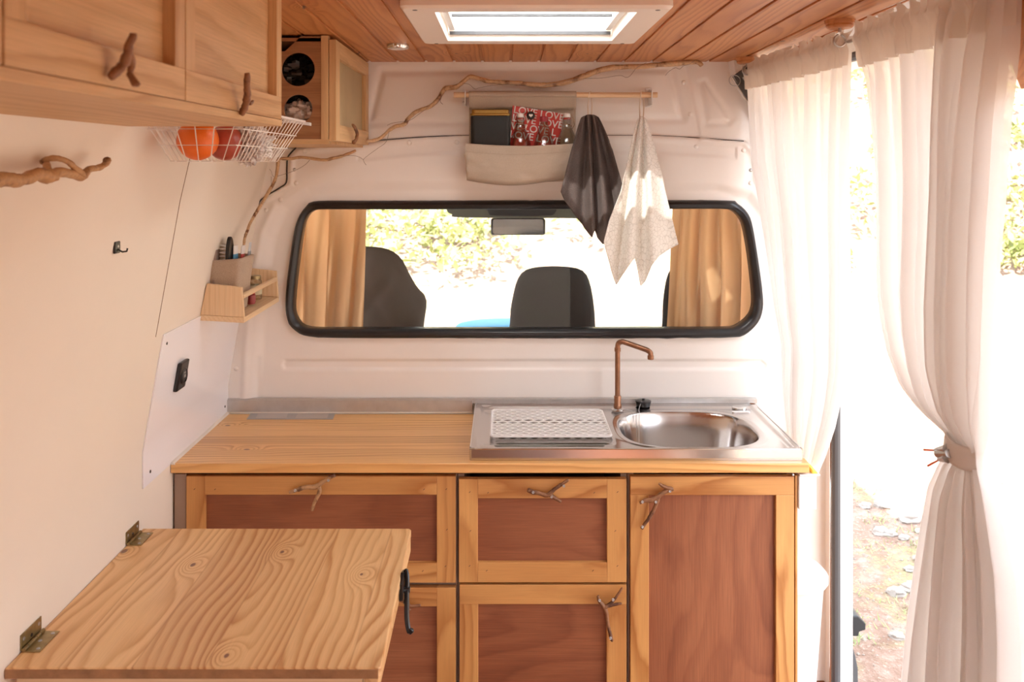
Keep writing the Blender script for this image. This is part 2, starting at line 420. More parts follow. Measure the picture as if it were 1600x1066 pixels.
# door pillar beside the bulkhead: the door opening runs right up to it, leaning in towards the roof
def xsl(z): return ipl([(0,1.017),(1.0,1.017),(1.12,1.012),(1.28,.990),(1.42,.955),(1.55,.905),(1.66,.850),(1.76,.795),(1.83,.748),(1.885,.715),(1.98,.70)], z)
m = MB(); zz = [-.15, 0, .4, .8, 1.0, 1.12, 1.28, 1.42, 1.55, 1.66, 1.76, 1.83, 1.885, 1.98]
def pil(z): s = xsl(z); return [(s-.012, 2.702), (s-.002, 2.655), (s+.014, 2.648), (s+.045, 2.66), (s+.072, 2.70), (s+.080, 2.80), (s-.012, 2.80)]
n = 7; m.add([(x, y, z) for z in zz for x, y in pil(z)], [(i*n+k, i*n+(k+1)%n, (i+1)*n+(k+1)%n, (i+1)*n+k) for i in range(len(zz)-1) for k in range(n)] + [tuple(range(n))[::-1], tuple((len(zz)-1)*n+k for k in range(n))])
pw = struct('wall_right', m, M['bodywhite'], smooth=True, ang=40)
sealz = list(np.linspace(-.1, 1.0, 12)) + list(np.linspace(1.05, 1.885, 24))
m = MB(); m.tube([(xsl(z) - .002, 2.642, z) for z in sealz] + [(.74, 2.60, 1.905), (.80, 2.45, 1.895), (.865, 2.2, 1.885), (.875, 1.8, 1.88), (.875, .82, 1.88)], .0125, 10); obj('door_seal', m, M['grayseal'], pw, smooth=True)
m = MB(); m.tube([(xsl(z) - .0165, 2.650, z) for z in sealz], .0035, 8); obj('door_seal', m, M['chrome'], pw, smooth=True, label='shiny inner lip of the door seal')
# right wall behind the door opening, header and sill
m = MB(); m.prism([(xsl(z)-.02*0, z) for z in (0,1.0,1.12,1.28,1.42,1.55,1.66,1.76,1.83,1.885)] + [(.84, 2.02), (1.09, 2.02), (1.09, 0)], YR, .78, 'y'); struct('wall_right_rear', m, M['paint'], smooth=True)
m = MB(); m.prism([(.845,1.93),(.862,1.89),(.95,1.885),(1.05,1.90),(1.09,2.05),(.78,2.05),(.80,1.96)], .78, 2.80, 'y'); hd = struct('trim_1', m, M['paint'], bev=.004)
m = MB(); m.prism([(1.0, -.15), (1.09, -.15), (1.09, -.02), (1.0, .0)], .78, 2.70, 'y'); struct('trim_7', m, M['bodywhite'], bev=.004)
# unseen rear wall, added with a narrowed opening to cut light from behind
m = MB(); m.box(-.93, -.22, YR-.05, YR, -.1, 2.02); m.box(.48, 1.09, YR-.05, YR, -.1, 2.02); m.box(-.22, .48, YR-.05, YR, 1.15, 2.02); m.box(-.22, .48, YR-.05, YR, -.1, .35)
struct('wall_rear_baffle', m, M['paint'])
# floor and roof
m = MB(); m.box(-.93, 1.0, YR, 2.75, -.10, 0); struct('floor', m, W('ply', 'y'))
HX0, HX1, HY0, HY1 = -.142, .272, 1.775, 2.19      # roof light opening
m = MB(); z0, z1 = 2.02, 2.06
m.box(-.95, 1.09, YR, HY0, z0, z1); m.box(-.95, 1.09, HY1, YB + .1, z0, z1); m.box(-.95, HX0, HY0, HY1, z0, z1); m.box(HX1, 1.09, HY0, HY1, z0, z1)
struct('roof', m, M['bodywhite'])
# plank ceiling
m = MB(); pitch = .0878
def plank(x0, x1, y0, y1, d0, d1):
    m.hexa([(x0,y0,zc(y0)+d0),(x1,y0,zc(y0)+d0),(x1,y1,zc(y1)+d0),(x0,y1,zc(y1)+d0),(x0,y0,zc(y0)+d1),(x1,y0,zc(y0)+d1),(x1,y1,zc(y1)+d1),(x0,y1,zc(y1)+d1)])
BO = []
for k in range(-9, 10):
    xa = .024 + k * pitch; xb = xa + pitch - .009
    BO.append((xa, xb))
def plankbm(xa, xb, gl):
    a, b = max(xa, -.70), min(xb, .845)
    for (y0, y1) in ((YR, 1.77), (1.77, 2.20), (2.20, YB + .005)):
        if y0 > 1.7 and y1 < 2.3:      # cut round the roof light
            for (p, q) in ((a, min(b, -.15)), (max(a, .28), b)):
                if q - p > .004: plank(p, q, y0, y1, 0, .012)
        else: plank(a, b, y0, y1, 0, .012)
for xa, xb in BO: plankbm(xa, xb, 0)
for xa, xb in BO:       # rebates between the planks
    a, b = max(xb - .001, -.70), min(xb + .010, .845)
    if b > a:
        for (y0, y1) in ((YR, 1.77), (1.77, 2.20), (2.20, YB)):
            if y0 > 1.7 and y1 < 2.3 and a > -.16 and b < .29: continue
            plank(a, b, y0, y1, .0045, .012)
# two side runs out to the wall
struct('ceiling', m, None or wood('wood_ceil_run', axis='y', **{**WD['ceil'], 'stave': 0}), bev=.0012)

# ------------------------------------------------------------------ bulkhead (front wall) as pressed sheet metal
S = 500.0
def qpx(Xv): return 788 + S * Xv
def qpy(Zv): return 255 + S * (1.62 - Zv)
outer = [(497.6,313.8),(480,321),(467.6,337.6),(460,360),(452.5,407.7),(446.3,465),(448.8,498),(457.5,513),(480,525.4),(543,528.4),(700,528.5),(840,529),(1000,529),(1136,527.7),(1162.5,523.8),(1183.5,505),(1191.4,484),(1191.4,458),(1184.8,408),(1175.6,353),(1167.7,332),(1152,317.6),(1136,313),(1000,312.5),(800,312.8),(600,313.3)]
inner = [(505,327.6),(490,329.6),(481,337.6),(475,352.6),(468.8,390),(462.6,440),(459.6,480),(463.8,498),(473.8,509),(492.6,513),(560,513.2),(700,513.5),(840,513.5),(1000,513),(1131,512.7),(1152,509),(1167.7,497.5),(1175.6,484),(1177,460.7),(1170.4,400),(1162.5,355.7),(1154.6,338.6),(1144,329.4),(1125.7,326.8),(1000,327),(800,327.4),(600,327.5)]
def seg_d(px, py, a, b):
    ax, ay = a; bx, by = b; dx, dy = bx-ax, by-ay; L = dx*dx+dy*dy + 1e-9
    t = np.clip(((px-ax)*dx + (py-ay)*dy)/L, 0, 1)
    return np.hypot(px-ax-t*dx, py-ay-t*dy)
def path_d(px, py, P, closed=False):
    d = np.full(px.shape, 1e9); Q = list(P) + ([P[0]] if closed else [])
    for a, b in zip(Q, Q[1:]): d = np.minimum(d, seg_d(px, py, a, b))
    return d
def inside(px, py, P):
    c = np.zeros(px.shape, bool); n = len(P)
    for i in range(n):
        (x1, y1), (x2, y2) = P[i], P[(i+1) % n]
        cond = ((y1 > py) != (y2 > py)) & (px < (x2-x1)*(py-y1)/((y2-y1) + 1e-12) + x1)
        c ^= cond
    return c
def sdf(px, py, P): d = path_d(px, py, P, True); return np.where(inside(px, py, P), -d, d)
def sm(d, w): t = np.clip(d / (2*w) + .5, 0, 1); return t*t*(3-2*t)
xs = np.arange(-.90, 1.0401, .004); zv = np.arange(.78, 1.9801, .004)
GX, GZ = np.meshgrid(xs, zv); px, py = qpx(GX), qpy(GZ)
field = [(398,900),(398,640),(405,560),(412,450),(425,370),(446,322),(485,297),(560,291),(760,289),(1000,290),(1120,292),(1170,305),(1200,345),(1214,430),(1224,540),(1230,640),(1230,900)]
h = 9 * sm(sdf(px, py, field), 9)
bead = [(445,563),(1190,563),(1198,570),(1195,577),(445,577),(441,570)]
h -= 4.5 * (1 - sm(sdf(px, py, bead), 2.2))
seam = [(400,236),(470,230),(577,222),(650,215),(725,212),(1020,212),(1095,216),(1165,222),(1180,240),(1185,262),(1185,284),(1200,300),(1260,330)]
sy = np.interp(px, [a for a, b in seam], [b for a, b in seam])
upper = (sy - py)     # positive above the seam
h -= 7 * sm(upper, 2.5)
h -= 3 * sm(py - sy - 9, 3) * (1 - sm(py - sy - 27, 4)) * (px > 560) * (px < 1150)
for P, dep, wd in (([(597,112),(1046,108),(1066,186),(578,192)], 5, 6), ([(1093,131),(1101,128),(1141,186),(1136,193),(1104,193)], 4, 5)):
    h -= dep * np.exp(-(path_d(px, py, P, True)/wd)**2)
    h += 1.5 * (1 - sm(sdf(px, py, P), 8))
h += 6 * np.exp(-(path_d(px, py, [(1095,219),(1160,223),(1176,240),(1181,262),(1181,284),(1195,298)])/4)**2)
h += 5 * np.exp(-(path_d(px, py, [(560,228),(470,236),(458,246),(456,288),(418,312)])/4)**2)
h += 2.5 * sm(px - (1073 + (py-107)*.2), 1.5) * sm(upper - 4, 2)
h += 5 * np.exp(-(path_d(px, py, [(383,700),(386,560),(392,470),(412,360),(430,322)])/6)**2)
h -= 3 * np.exp(-(path_d(px, py, [(400,700),(402,640),(403,560)])/4)**2)
h += 3 * np.exp(-(path_d(px, py, [(1142,104),(1160,150),(1190,190),(1230,240)])/5)**2)
h += 9 * (1 - sm((GX - 0), 1)) * 0
h -= 9 * sm(px - 1246, 5) * sm(py - 300, 20)
h -= .5*np.sin(px*.013)*np.sin(py*.02)
hole = [((a+c)/2, (b+d)/2) for (a, b), (c, d) in zip(resample(outer, 200), resample(inner, 200))]
ins = inside(px, py, hole)
near = 9 * np.exp(-(np.maximum(0, sdf(px, py, outer))/6)**2) * 0
m = MB(); nx, nzv = len(xs), len(zv)
YY = YB - h*1.35/1000
m.v = [(float(a), float(b), float(c)) for a, b, c in zip(GX.ravel(), YY.ravel(), GZ.ravel())]
ok = ~ins
xlim = np.array([xsl(float(z)) for z in zv]); ok &= (GX < xlim[:, None] + .004)
for j in range(nzv-1):
    r0 = ok[j]; r1 = ok[j+1]
    for i in range(nx-1):
        if r0[i] and r0[i+1] and r1[i] and r1[i+1]: m.f.append((j*nx+i, j*nx+i+1, (j+1)*nx+i+1, (j+1)*nx+i))
wf = struct('wall_front', m, M['paint'], smooth=True, ang=60, fixn=False, solid=.002)
m = MB(); m.box(.70, 1.02, YB+.004, YB+.012, -.10, .79); obj('lower_panel', m, M['paint'], wf)
def wy(pxv, pyv):      # surface depth of the bulkhead at a pixel-grid position
    i = int(round(((pxv-788)/S - xs[0])/.004)); j = int(round((1.62-(pyv-255)/S - zv[0])/.004))
    return float(YY[max(0, min(nzv-1, j)), max(0, min(nx-1, i))])
def wp(pxv, pyv, off=0):    # point on the bulkhead given in its own half-centimetre grid
    y = wy(pxv, pyv); return ((pxv-788)/S, y - off, 1.62-(pyv-255)/S)
for (a, b, dark) in ((640,223,0),(714,222,0),(1068,129,0),(1078,179,0),(1087,229,0),(1160,235,0),(1171,266,1),(1171,286,0),(1194,311,0),(461,265,1),(464,286,0),(440,312,0),(418,328,0),(478,236,0),(371,575,0)):
    m = MB(); p = wp(a, b); rr = .0075 if not dark else .006
    m.lathe((p[0], p[1]+.002, p[2]), [(rr*1.15, 0), (rr, -.003), (rr*.7, -.0055), (rr*.25, -.0065)], 14, 'y')
    obj('bolt', m, M['zinc'] if dark else M['paint'], wf, smooth=True, **({'label': 'bare metal bolt in the bulkhead'} if dark else {}))
m = MB(); m.tube([wp(a, b, .002) for a, b in [(570,222),(600,219),(650,215),(690,213),(725,212),(900,212),(1020,212),(1060,214),(1095,216),(1130,219),(1160,221)]], .0022, 6)
obj('panel_joint', m, M['gap'], wf)
m = MB(); m.tube([wp(a, b, .002) for a, b in spline([(464,231),(452,245),(450,262),(449,285),(438,294),(410,312),(404,330)], 5)], .0024, 6)
obj('panel_joint', m, M['gap'], wf)
m = MB(); m.tube([wp(a, b, .002) for a, b in spline([(418,236),(410,270),(404,312),(400,330)], 4)], .0018, 6)
obj('panel_joint', m, M['gap'], wf)
# window in the bulkhead
NR = 240
lo = resample([tuple(p) for p in spline(outer, 6, True)], NR); li = resample([tuple(p) for p in spline(inner, 6, True)], NR)
prof = [(0, .004), (.02, -.004), (.15, -.016), (.45, -.021), (.8, -.017), (.97, -.008), (1.0, .004), (1.0, .028), (.3, .028), (0, .02)]
vs = []; fs = []; n = len(prof)
for i in range(NR):
    rag = 1.2 * nz(i * .35, 3.1) if 60 < i < 125 or i % 7 == 0 else 0
    for (t, dy) in prof:
        a = lo[i][0]*(1-t) + li[i][0]*t; b = (lo[i][1] + rag*(t < .1))*(1-t) + li[i][1]*t
        vs.append(((a-788)/S, YB + dy, 1.62-(b-255)/S))
for i in range(NR):
    for k in range(n): fs.append((i*n+k, i*n+(k+1)%n, ((i+1)%NR)*n+(k+1)%n, ((i+1)%NR)*n+k))
m = MB(); m.add(vs, fs); win = struct('window_1', m, M['rubber'], smooth=True, ang=50)
m = MB(); m.prism([((a-788)/S, 1.62-(b-255)/S) for a, b in li][::3], YB+.009, YB+.013, 'y'); obj('pane', m, M['glass'], win)
# aluminium upstand behind the worktop
ZT = .845
m = MB(); m.box(-.86, -.098, 2.676, 2.684, ZT - .0, .886); m.box(-.86, .785, 2.680, 2.694, .874, .889); struct('trim_2', m, M['alu'], bev=.001)
m = MB(); m.hexa([(-.862,2.225,ZT-.002),(-.848,2.225,ZT-.002),(-.848,2.678,ZT-.002),(-.862,2.678,ZT-.002),(-.862,2.225,ZT+.006),(-.853,2.225,ZT+.003),(-.853,2.678,ZT+.003),(-.862,2.678,ZT+.006)])
m.box(-.86, -.10, 2.672, 2.678, ZT, ZT + .004); struct('trim_3', m, M['wall'])
# white acrylic splash panel on the left wall
def wall_sheet(y0, y1, z0, z1, off, th=.003):
    m = MB(); n = 14; vs = []; fs = []
    for i in range(n):
        z = z0 + (z1-z0)*i/(n-1); x = xw(z) + off
        vs += [(x, y0, z), (x, y1, z), (x+th, y1, z), (x+th, y0, z)]
    for i in range(n-1):
        for k in range(4): fs.append((i*4+k, i*4+(k+1)%4, i*4+4+(k+1)%4, i*4+4+k))
    fs += [(3,2,1,0), tuple((n-1)*4+k for k in range(4))]
    return m.add(vs, fs)
sp = thing('splash_panel', (-.86, 2.36, .85), 'white glossy panel screwed to the side wall beside the worktop', 'panel')
obj('sheet', wall_sheet(2.055, 2.70, .845, 1.212, .0005), M['acryl'], sp, smooth=True, ang=50)
for y, z in ((2.085, 1.185), (2.095, .872), (2.655, .872)):
    m = MB(); m.lathe((xw(z)+.0035, y, z), [(.004, 0), (.0035, .0012), (.001, .0016)], 12, 'x'); obj('screw', m, M['black'], sp)
# ------------------------------------------------------------------ black power socket on it
zc0 = 1.076; xs0 = xw(zc0) + .004; yc0 = 2.216
so = thing('power_socket', (xs0, yc0, zc0-.037), 'black rectangular socket with round centre on the white panel', 'socket')
m = MB(); m.hexa([(xw(z)+.003+dx, y, z) for dx, z in ((0, zc0-.037), (0, zc0+.037)) for (y, dx2) in ((yc0-.028,0),(yc0+.028,0)) ][:0] or
   [(xw(zc0-.037)+.003, yc0-.029, zc0-.037), (xw(zc0-.037)+.015, yc0-.029, zc0-.037), (xw(zc0-.037)+.015, yc0+.029, zc0-.037), (xw(zc0-.037)+.003, yc0+.029, zc0-.037),
    (xw(zc0+.037)+.003, yc0-.029, zc0+.037), (xw(zc0+.037)+.015, yc0-.029, zc0+.037), (xw(zc0+.037)+.015, yc0+.029, zc0+.037), (xw(zc0+.037)+.003, yc0+.029, zc0+.037)])
obj('face_plate', m, M['black'], so, bev=.004)
m = MB(); m.lathe((xs0+.010, yc0, zc0), [(.021, 0), (.020, .004), (.017, .005), (.016, .003), (.003, .003)], 24, 'x'); obj('socket_insert', m, M['rubber'], so, smooth=True)
m = MB(); m.box(xs0+.012, xs0+.0145, yc0-.006, yc0+.006, zc0-.005, zc0+.002); m.box(xs0+.012, xs0+.0145, yc0-.006, yc0+.006, zc0+.005, zc0+.009); obj('contact', m, M['zinc'], so)
# small black hook on the left wall
z = 1.455; xh = xw(z)
hk = thing('wall_hook', (xh, 1.71, z-.02), 'tiny black square hook on the cream side wall', 'hook')
m = MB(); m.box(xh-.001, xh+.004, 1.700, 1.724, z-.014, z+.010); obj('back_plate', m, M['black'], hk, bev=.002)
m = MB(); m.tube([(xh+.003,1.713,z-.006),(xh+.012,1.713,z-.011),(xh+.020,1.715,z-.010),(xh+.021,1.716,z-.004)], .0018, 8); obj('hook_arm', m, M['black'], hk)
m = MB(); m.lathe((xh+.004, 1.713, z), [(.003,0),(.002,.001)], 10, 'x'); obj('screw', m, M['zinc'], hk)

# ------------------------------------------------------------------ driftwood
def branch_mb(paths, jit=.10, seg=9, sub=5):
    m = MB()
    for P in paths:      # each point (x, y, z, r)
        Q = spline(P, sub); pts = [q[:3] for q in Q]
        rr = [max(.0006, q[3]) * (1 + .16*nz(i*.55, P[0][0]*50)) for i, q in enumerate(Q)]
        rr[0] *= .8; rr[-1] *= .75
        pts2 = [(p[0] + .0012*nz(i*.3, 1.1), p[1], p[2] + .0012*nz(i*.3, 9.7)) for i, p in enumerate(pts)]
        m.tube(pts2, rr, seg, jit=jit)
    return m
# peg branch on the left wall (left part of the picture)
def lwp(pxv, pyv, out, r):      # a point standing `out` off the left wall seen at this place
    Y = 1.4
    for _ in range(6):
        z = Z(pyv, Y); Y = (xw(z) + out) * F / (pxv - PX)
    return (*at(pxv, pyv, Y), r)
P1 = [lwp(*a) for a in ((-60,292,.035,.010),(0,280,.040,.011),(30,282,.042,.0095),(58,272,.045,.0095),(76,277,.048,.0105),(92,270,.046,.008),(112,272,.042,.007),(128,275,.040,.008),(140,264,.038,.006),(155,262,.036,.0055),(165,256,.040,.0055),(167,250,.048,.0075))]
P2 = [lwp(*a) for a in ((130,274,.044,.006),(118,263,.044,.0052),(104,252,.040,.0048),(88,247,.030,.005),(72,250,.016,.005),(66,254,.006,.005))]
P3 = [lwp(*a) for a in ((76,276,.046,.007),(74,262,.03,.006),(72,256,.010,.006))]
tag(obj('driftwood_branch', branch_mb([P1, P2, P3]), M['drift'], smooth=True, ang=80), 'short thick driftwood branch mounted as peg on the side wall', 'branch')
# long branch over the bulkhead
def bp(pxv, pyv, r, Y=2.655): return (*at(pxv, pyv, Y), r)
L1 = [bp(*a) for a in ((1097,103,.007),(1088,97,.0075),(1060,99,.0085),(1030,101,.0085),(1000,104,.0085),(965,105,.0085),(940,109,.009),(915,118,.0085),(890,127,.008),(865,132,.008),(845,133,.0085),(820,131,.007),(795,129,.007),(765,127,.0065),(745,122,.007),(733,121,.007),(722,129,.007),(712,136,.007),(697,138,.0075),(690,146,.006),(682,158,.006),(672,166,.006),(650,175,.0065),(638,185,.006),(632,194,.006),(618,198,.0055),(608,204,.0055),(597,214,.0055),(585,219,.0055))] + [(*at(572,221,2.64), .005)]
tag(obj('driftwood_branch', branch_mb([L1], sub=4), M['driftpale'], smooth=True, ang=80), 'long pale driftwood branch running along the top of the bulkhead', 'branch')
L2 = [bp(*a) for a in ((556,235,.004),(540,242,.0045),(522,247,.005),(505,250,.005),(488,248,.0045),(470,246,.0045),(455,248,.005),(440,248,.005),(434,249,.006))]
L3 = [bp(*a) for a in ((434,249,.0055,2.655),(434,262,.0055,2.65),(430,280,.005,2.64),(421,298,.0055,2.62),(413,312,.005,2.60),(403,328,.005,2.57),(393,345,.0045,2.53),(386,362,.0045,2.49),(382,375,.004,2.465),(381,388,.004,2.45),(381,400,.004,2.44))]
tag(obj('driftwood_branch', branch_mb([L2, L3]), M['driftpale'], smooth=True, ang=80), 'thin bent driftwood branch dropping down the corner behind the spice shelf', 'branch')
# thin light-string wire along the branch
def wire(pts, lab, r=.0007, Y=2.645):
    m = MB(); m.tube([(at(a, b, Y)) for a, b in spline(pts, 6)], r, 5); return m
lst = thing('light_string', at(850,140,2.643), 'thin bare copper wire wound loosely along the bulkhead branches', 'wire')
for pts in ([(1085,94),(1078,100),(1068,103),(1062,108),(1055,106),(1045,112),(1040,118)], [(1010,98),(995,106),(985,118),(978,121),(968,118),(940,122),(900,124),(860,132),(835,137),(810,132),(775,133),(750,137),(742,139),(733,132),(722,130)],
            [(692,146),(688,158),(692,163)], [(672,166),(655,178),(640,188),(615,192),(605,196)], [(608,205),(603,222),(590,232),(575,243),(568,250),(572,258)], [(568,250),(560,245),(545,243),(520,245)], [(484,250),(476,258),(462,266),(445,272),(428,276),(424,268),(421,264)], [(424,276),(424,288)], [(415,310),(398,336),(388,340)]):
    m = MB(); m.tube([at(a, b, 2.643) for a, b in spline(pts, 6)], .0007, 5); obj('wire_strand', m, M['wire'], lst)

# ------------------------------------------------------------------ hanging rail, organiser, towels
YD = 2.635; zr = Z(148.5, YD)
rl = thing('hanging_rail', (X(868, YD), YD, zr-.01), 'round wooden rail on two white brackets below the driftwood', 'rail')
m = MB(); m.cyl((X(709, YD), YD, zr), (X(1027, YD), YD, zr), .0082, 20); obj('dowel', m, W('beech', 'x'), rl, smooth=True)
for pxb, s in ((727, -1), (1018, 1)):
    xb = X(pxb, YD); m = MB()
    m.box(xb-.0015, xb+.0015, YD-.012, 2.70, zr-.030, zr+.016)
    m.box(xb-(.0135 if s < 0 else 0), xb+(.013 if s > 0 else 0), 2.694, 2.697, zr-.030, zr+.022) if s < 0 else m.box(xb-.010, xb+.010, 2.690, 2.694, zr-.034, zr+.026)
    b = obj('bracket', m, M['plastic'], rl, bev=.001)
    for dz in ((-.018,) if s < 0 else (.018, -.024)):
        m = MB(); m.lathe((xb + (.003 if s > 0 else -.008), 2.690, zr+dz), [(.0035,0),(.003,-.0015),(.001,-.002)], 10, 'y'); obj('screw', m, M['zinc'], b)
og = thing('fabric_organiser', (X(815, 2.60), 2.60, Z(285, 2.58)), 'natural linen hanging pocket holding a tin and bottles', 'organiser')
YO = 2.64; xo0, xo1 = X(733, YO), X(900, YO); zt, zb = zr + .009, Z(283, 2.62)
def sheet(u, v):
    x = xo0 + (xo1-xo0)*u; z = zt + (zb-zt)*v
    y = YO + .012 + .004*math.sin(u*14)*math.sin(v*3) + .003*nz(u*6, v*5)
    if v < .08: y = YO - .009 + .020*(v/.08)
    return (x, y, z - .004*math.sin(u*3.1)*(v > .9))
m = MB(); m.grid(sheet, 40, 30)
def sleeve(u, v):
    a = math.pi*(v*1.25 - .1); return (xo0 + (xo1-xo0)*u, YD - .0105*math.cos(a-.2)*1.0, zr + .0105*math.sin(a) - .012*max(0, v-.9))
m.grid(lambda u, v: (xo0 + (xo1-xo0)*u, YD - .0112*math.cos(2.6*(v-.5)+math.pi*.5*0 + 0) if False else YD + .0112*math.cos(math.pi*1.15*(1-v)), zr + .0112*math.sin(math.pi*1.15*(1-v))), 40, 10)
m.grid(lambda u, v: (xo0 + (xo1-xo0)*u, YD - .0105 + .010*v, zr - .003 - .040*v - .004*nz(u*5, 0)), 40, 6)
obj('back_cloth', m, M['linen'], og, smooth=True, ang=80, solid=.0016, fixn=False)
def pocket(u, v):     # front of the pocket, v from rim down to the bottom
    ang = (u-.5)*2; x = X(814, 2.57) + (X(901, 2.57)-X(726, 2.57))/2*max(-1, min(1, ang*1.12))
    edge = max(0, abs(ang)*1.12-1)/.12
    dep = .096*(1 - .25*v**3) ; y0 = YO + .012
    rim = Z(223 + 5*math.sin(math.pi*min(1, max(0, u))), 2.56); bot = Z(284 + 6*math.sin(u*5.2-.6), 2.56)
    z = rim + (bot-rim)*v
    y = y0 - dep*(1 - edge**1.5) - .003*nz(u*9, v*6, 3)
    if v > .93: y = y + (v-.93)/.07*.02
    return (x + .004*nz(v*4, u*3) - .006*ang*v, y, z)
m = MB(); m.grid(pocket, 60, 26)
m.grid(lambda u, v: (lambda a: (a[0], a[1] + (YO+.012-a[1])*v, a[2]+.0))(pocket(u, 1.0)), 60, 6)
obj('pocket', m, M['linen'], og, smooth=True, ang=80, solid=.002, fixn=False)
m = MB(); m.tube([(pocket(u, .22)[0], pocket(u, .22)[1]-.0016, pocket(u, .22)[2]) for u in np.linspace(.03, .97, 40)], .0005, 4); obj('seam', m, M['linen2'], og)
m = MB(); m.lathe((X(891, YO), YO+.004, Z(168, YO)), [(.006, 0),(.0055,-.002),(.003,-.003)], 14, 'y'); obj('press_stud', m, M['tape2'], og)
def rrect(cx, cy, hx, hy, r, n=5):
    P = []
    for (sx, sy, a0) in ((1,1,0),(-1,1,90),(-1,-1,180),(1,-1,270)):
        for k in range(n+1):
            a = R(a0+90*k/n); P.append((cx+sx*(hx-r)+r*math.cos(a), cy+sy*(hy-r)+r*math.sin(a)))
    return P
# tin
YT = 2.608; tn = thing('tea_tin', (X(767, YT), YT, Z(240, YT)), 'dark tin box with gold lid in the linen pocket', 'tin')
x0, x1 = X(735, YT-.03), X(797, YT-.03)
m = MB(); m.prism(rrect((x0+x1)/2, YT, (x1-x0)/2, .030, .012), Z(250, YT), Z(181, YT-.03), 'z'); obj('tin_body', m, M['tin'], tn, bev=.0015)
m = MB(); m.prism(rrect((x0+x1)/2, YT, (x1-x0)/2+.001, .031, .012), Z(181, YT-.03), Z(177, YT-.03), 'z'); m.prism(rrect((x0+x1)/2, YT, (x1-x0)/2-.003, .028, .011), Z(178, YT-.03), Z(171, YT-.03), 'z'); obj('lid', m, M['gold'], tn, bev=.002)
# booklet
YK = 2.628
bk = thing('booklet', (X(840, YK), YK, Z(235, YK)), 'red booklet with white LOVE lettering standing behind the bottles', 'booklet')
bp_ = [at(801,165,YK), at(879,178,YK), at(874,236,YK), at(797,233,YK)]
m = MB(); m.hexa([bp_[3], bp_[2], (bp_[2][0], YK+.006, bp_[2][2]), (bp_[3][0], YK+.006, bp_[3][2]), bp_[0], bp_[1], (bp_[1][0], YK+.006, bp_[1][2]), (bp_[0][0], YK+.006, bp_[0][2])])
obj('cover', m, M['red'], bk)
M['white'] = plain('white_print', (.8,.76,.72), .6)
def text(s, size, loc, rz, parent, mat, name='lettering', rot=None, ext=.0003, align='LEFT'):
    cu = bpy.data.curves.new(name, 'FONT'); cu.body = s; cu.size = size; cu.extrude = ext; cu.align_x = align; cu.offset = size*.012
    cu.materials.append(mat); cu.space_line = .82
    o = bpy.data.objects.new(name, cu); C.objects.link(o)
    dg = bpy.context.evaluated_depsgraph_get(); me = bpy.data.meshes.new_from_object(o.evaluated_get(dg)); bpy.data.objects.remove(o)
    o = bpy.data.objects.new(name, me); C.objects.link(o)
    if not me.materials: me.materials.append(mat)
    o.parent = parent; o.location = Vector(loc) - wloc(parent); o.rotation_euler = rot or (R(90), rz, 0)
    return o
text('LOVE LOVE\nLOVE LOVE\nVE LOVE L\nLOVE LOVE', .0305, (X(801.5, YK), YK-.0006, Z(176, YK)), R(9), bk, M['white'])
# black heart badge
hb = thing('heart_badge', (X(829, 2.59), 2.59, Z(189, 2.59)), 'small round black badge with white heart on the red booklet', 'badge')
m = MB(); m.lathe((X(829.5,2.612), 2.618, Z(180.5,2.612)), [(.0125,0),(.0125,-.004),(.011,-.005)], 24, 'y'); obj('disc', m, M['black'], hb, smooth=True)
m = MB(); P = []
for k in range(28):
    a = 2*math.pi*k/28; P.append((X(829.5,2.612) + .00038*16*math.sin(a)**3, Z(180.5,2.612) + .00036*(13*math.cos(a)-5*math.cos(2*a)-2*math.cos(3*a)-math.cos(4*a))))
m.prism(P, 2.6120, 2.6135, 'y'); obj('heart', m, M['white'], hb)
# swing-top bottles
def swing(pxc, Yb, lab, tilt=0):
    cx = X(pxc, Yb); zt_ = Z(177, Yb); t = thing('swing_top_bottle', (cx, Yb, zt_-.17), lab, 'bottle')
    m = MB(); m.lathe((cx, Yb, zt_-.175), [(.003,.001),(.029,.001),(.031,.01),(.031,.085),(.026,.105),(.014,.130),(.0115,.150),(.0125,.153),(.0125,.160),(.010,.163)], 24); obj('glass_body', m, M['bottle'], t, smooth=True)
    m = MB(); m.lathe((cx, Yb, zt_-.014), [(.0095,0),(.0105,.004),(.0105,.011),(.008,.014),(.002,.0145)], 20); st = obj('stopper', m, M['plastic'], t, smooth=True)
    m = MB(); m.lathe((cx, Yb, zt_-.019), [(.0105,0),(.0115,.002),(.0105,.005)], 20); obj('rubber_ring', m, M['red'], t, smooth=True)
    m = MB()
    for s in (-1, 1):
        m.tube([(cx+s*.003, Yb-.004, zt_-.001), (cx+s*.013, Yb-.004, zt_-.006), (cx+s*.019, Yb-.006, zt_-.022), (cx+s*.021, Yb-.008, zt_-.036), (cx+s*.016, Yb-.010, zt_-.046), (cx+s*.014, Yb-.004, zt_-.040), (cx+s*.013, Yb, zt_-.034)], .0009, 6)
    m.tube([(cx+.0125*math.cos(a), Yb+.0125*math.sin(a), zt_-.034) for a in np.linspace(0, 2*math.pi, 20)], .0009, 6)
    m.tube([(cx-.016, Yb-.010, zt_-.046), (cx, Yb-.016, zt_-.050), (cx+.016, Yb-.010, zt_-.046)], .0009, 6)
    obj('wire_bail', m, M['chrome'], t)
swing(813, 2.602, 'clear swing-top bottle beside the dark tin'); swing(886, 2.602, 'clear swing-top bottle at the right end of the linen pocket')
cb = thing('ribbed_bottle', (X(850, 2.602), 2.602, Z(262, 2.602)), 'ribbed cone-shaped clear bottle with dark red cap in the pocket', 'bottle')
cx = X(850, 2.602); zt_ = Z(182, 2.602)
prof_ = [(.003, -.130), (.030, -.130), (.032, -.120)] + [(.032 - .022*max(0, (k-8)/22)**1.1 + (.0010 if k % 2 else 0), -.118 + k*.0033) for k in range(31)] + [(.010, -.012)]
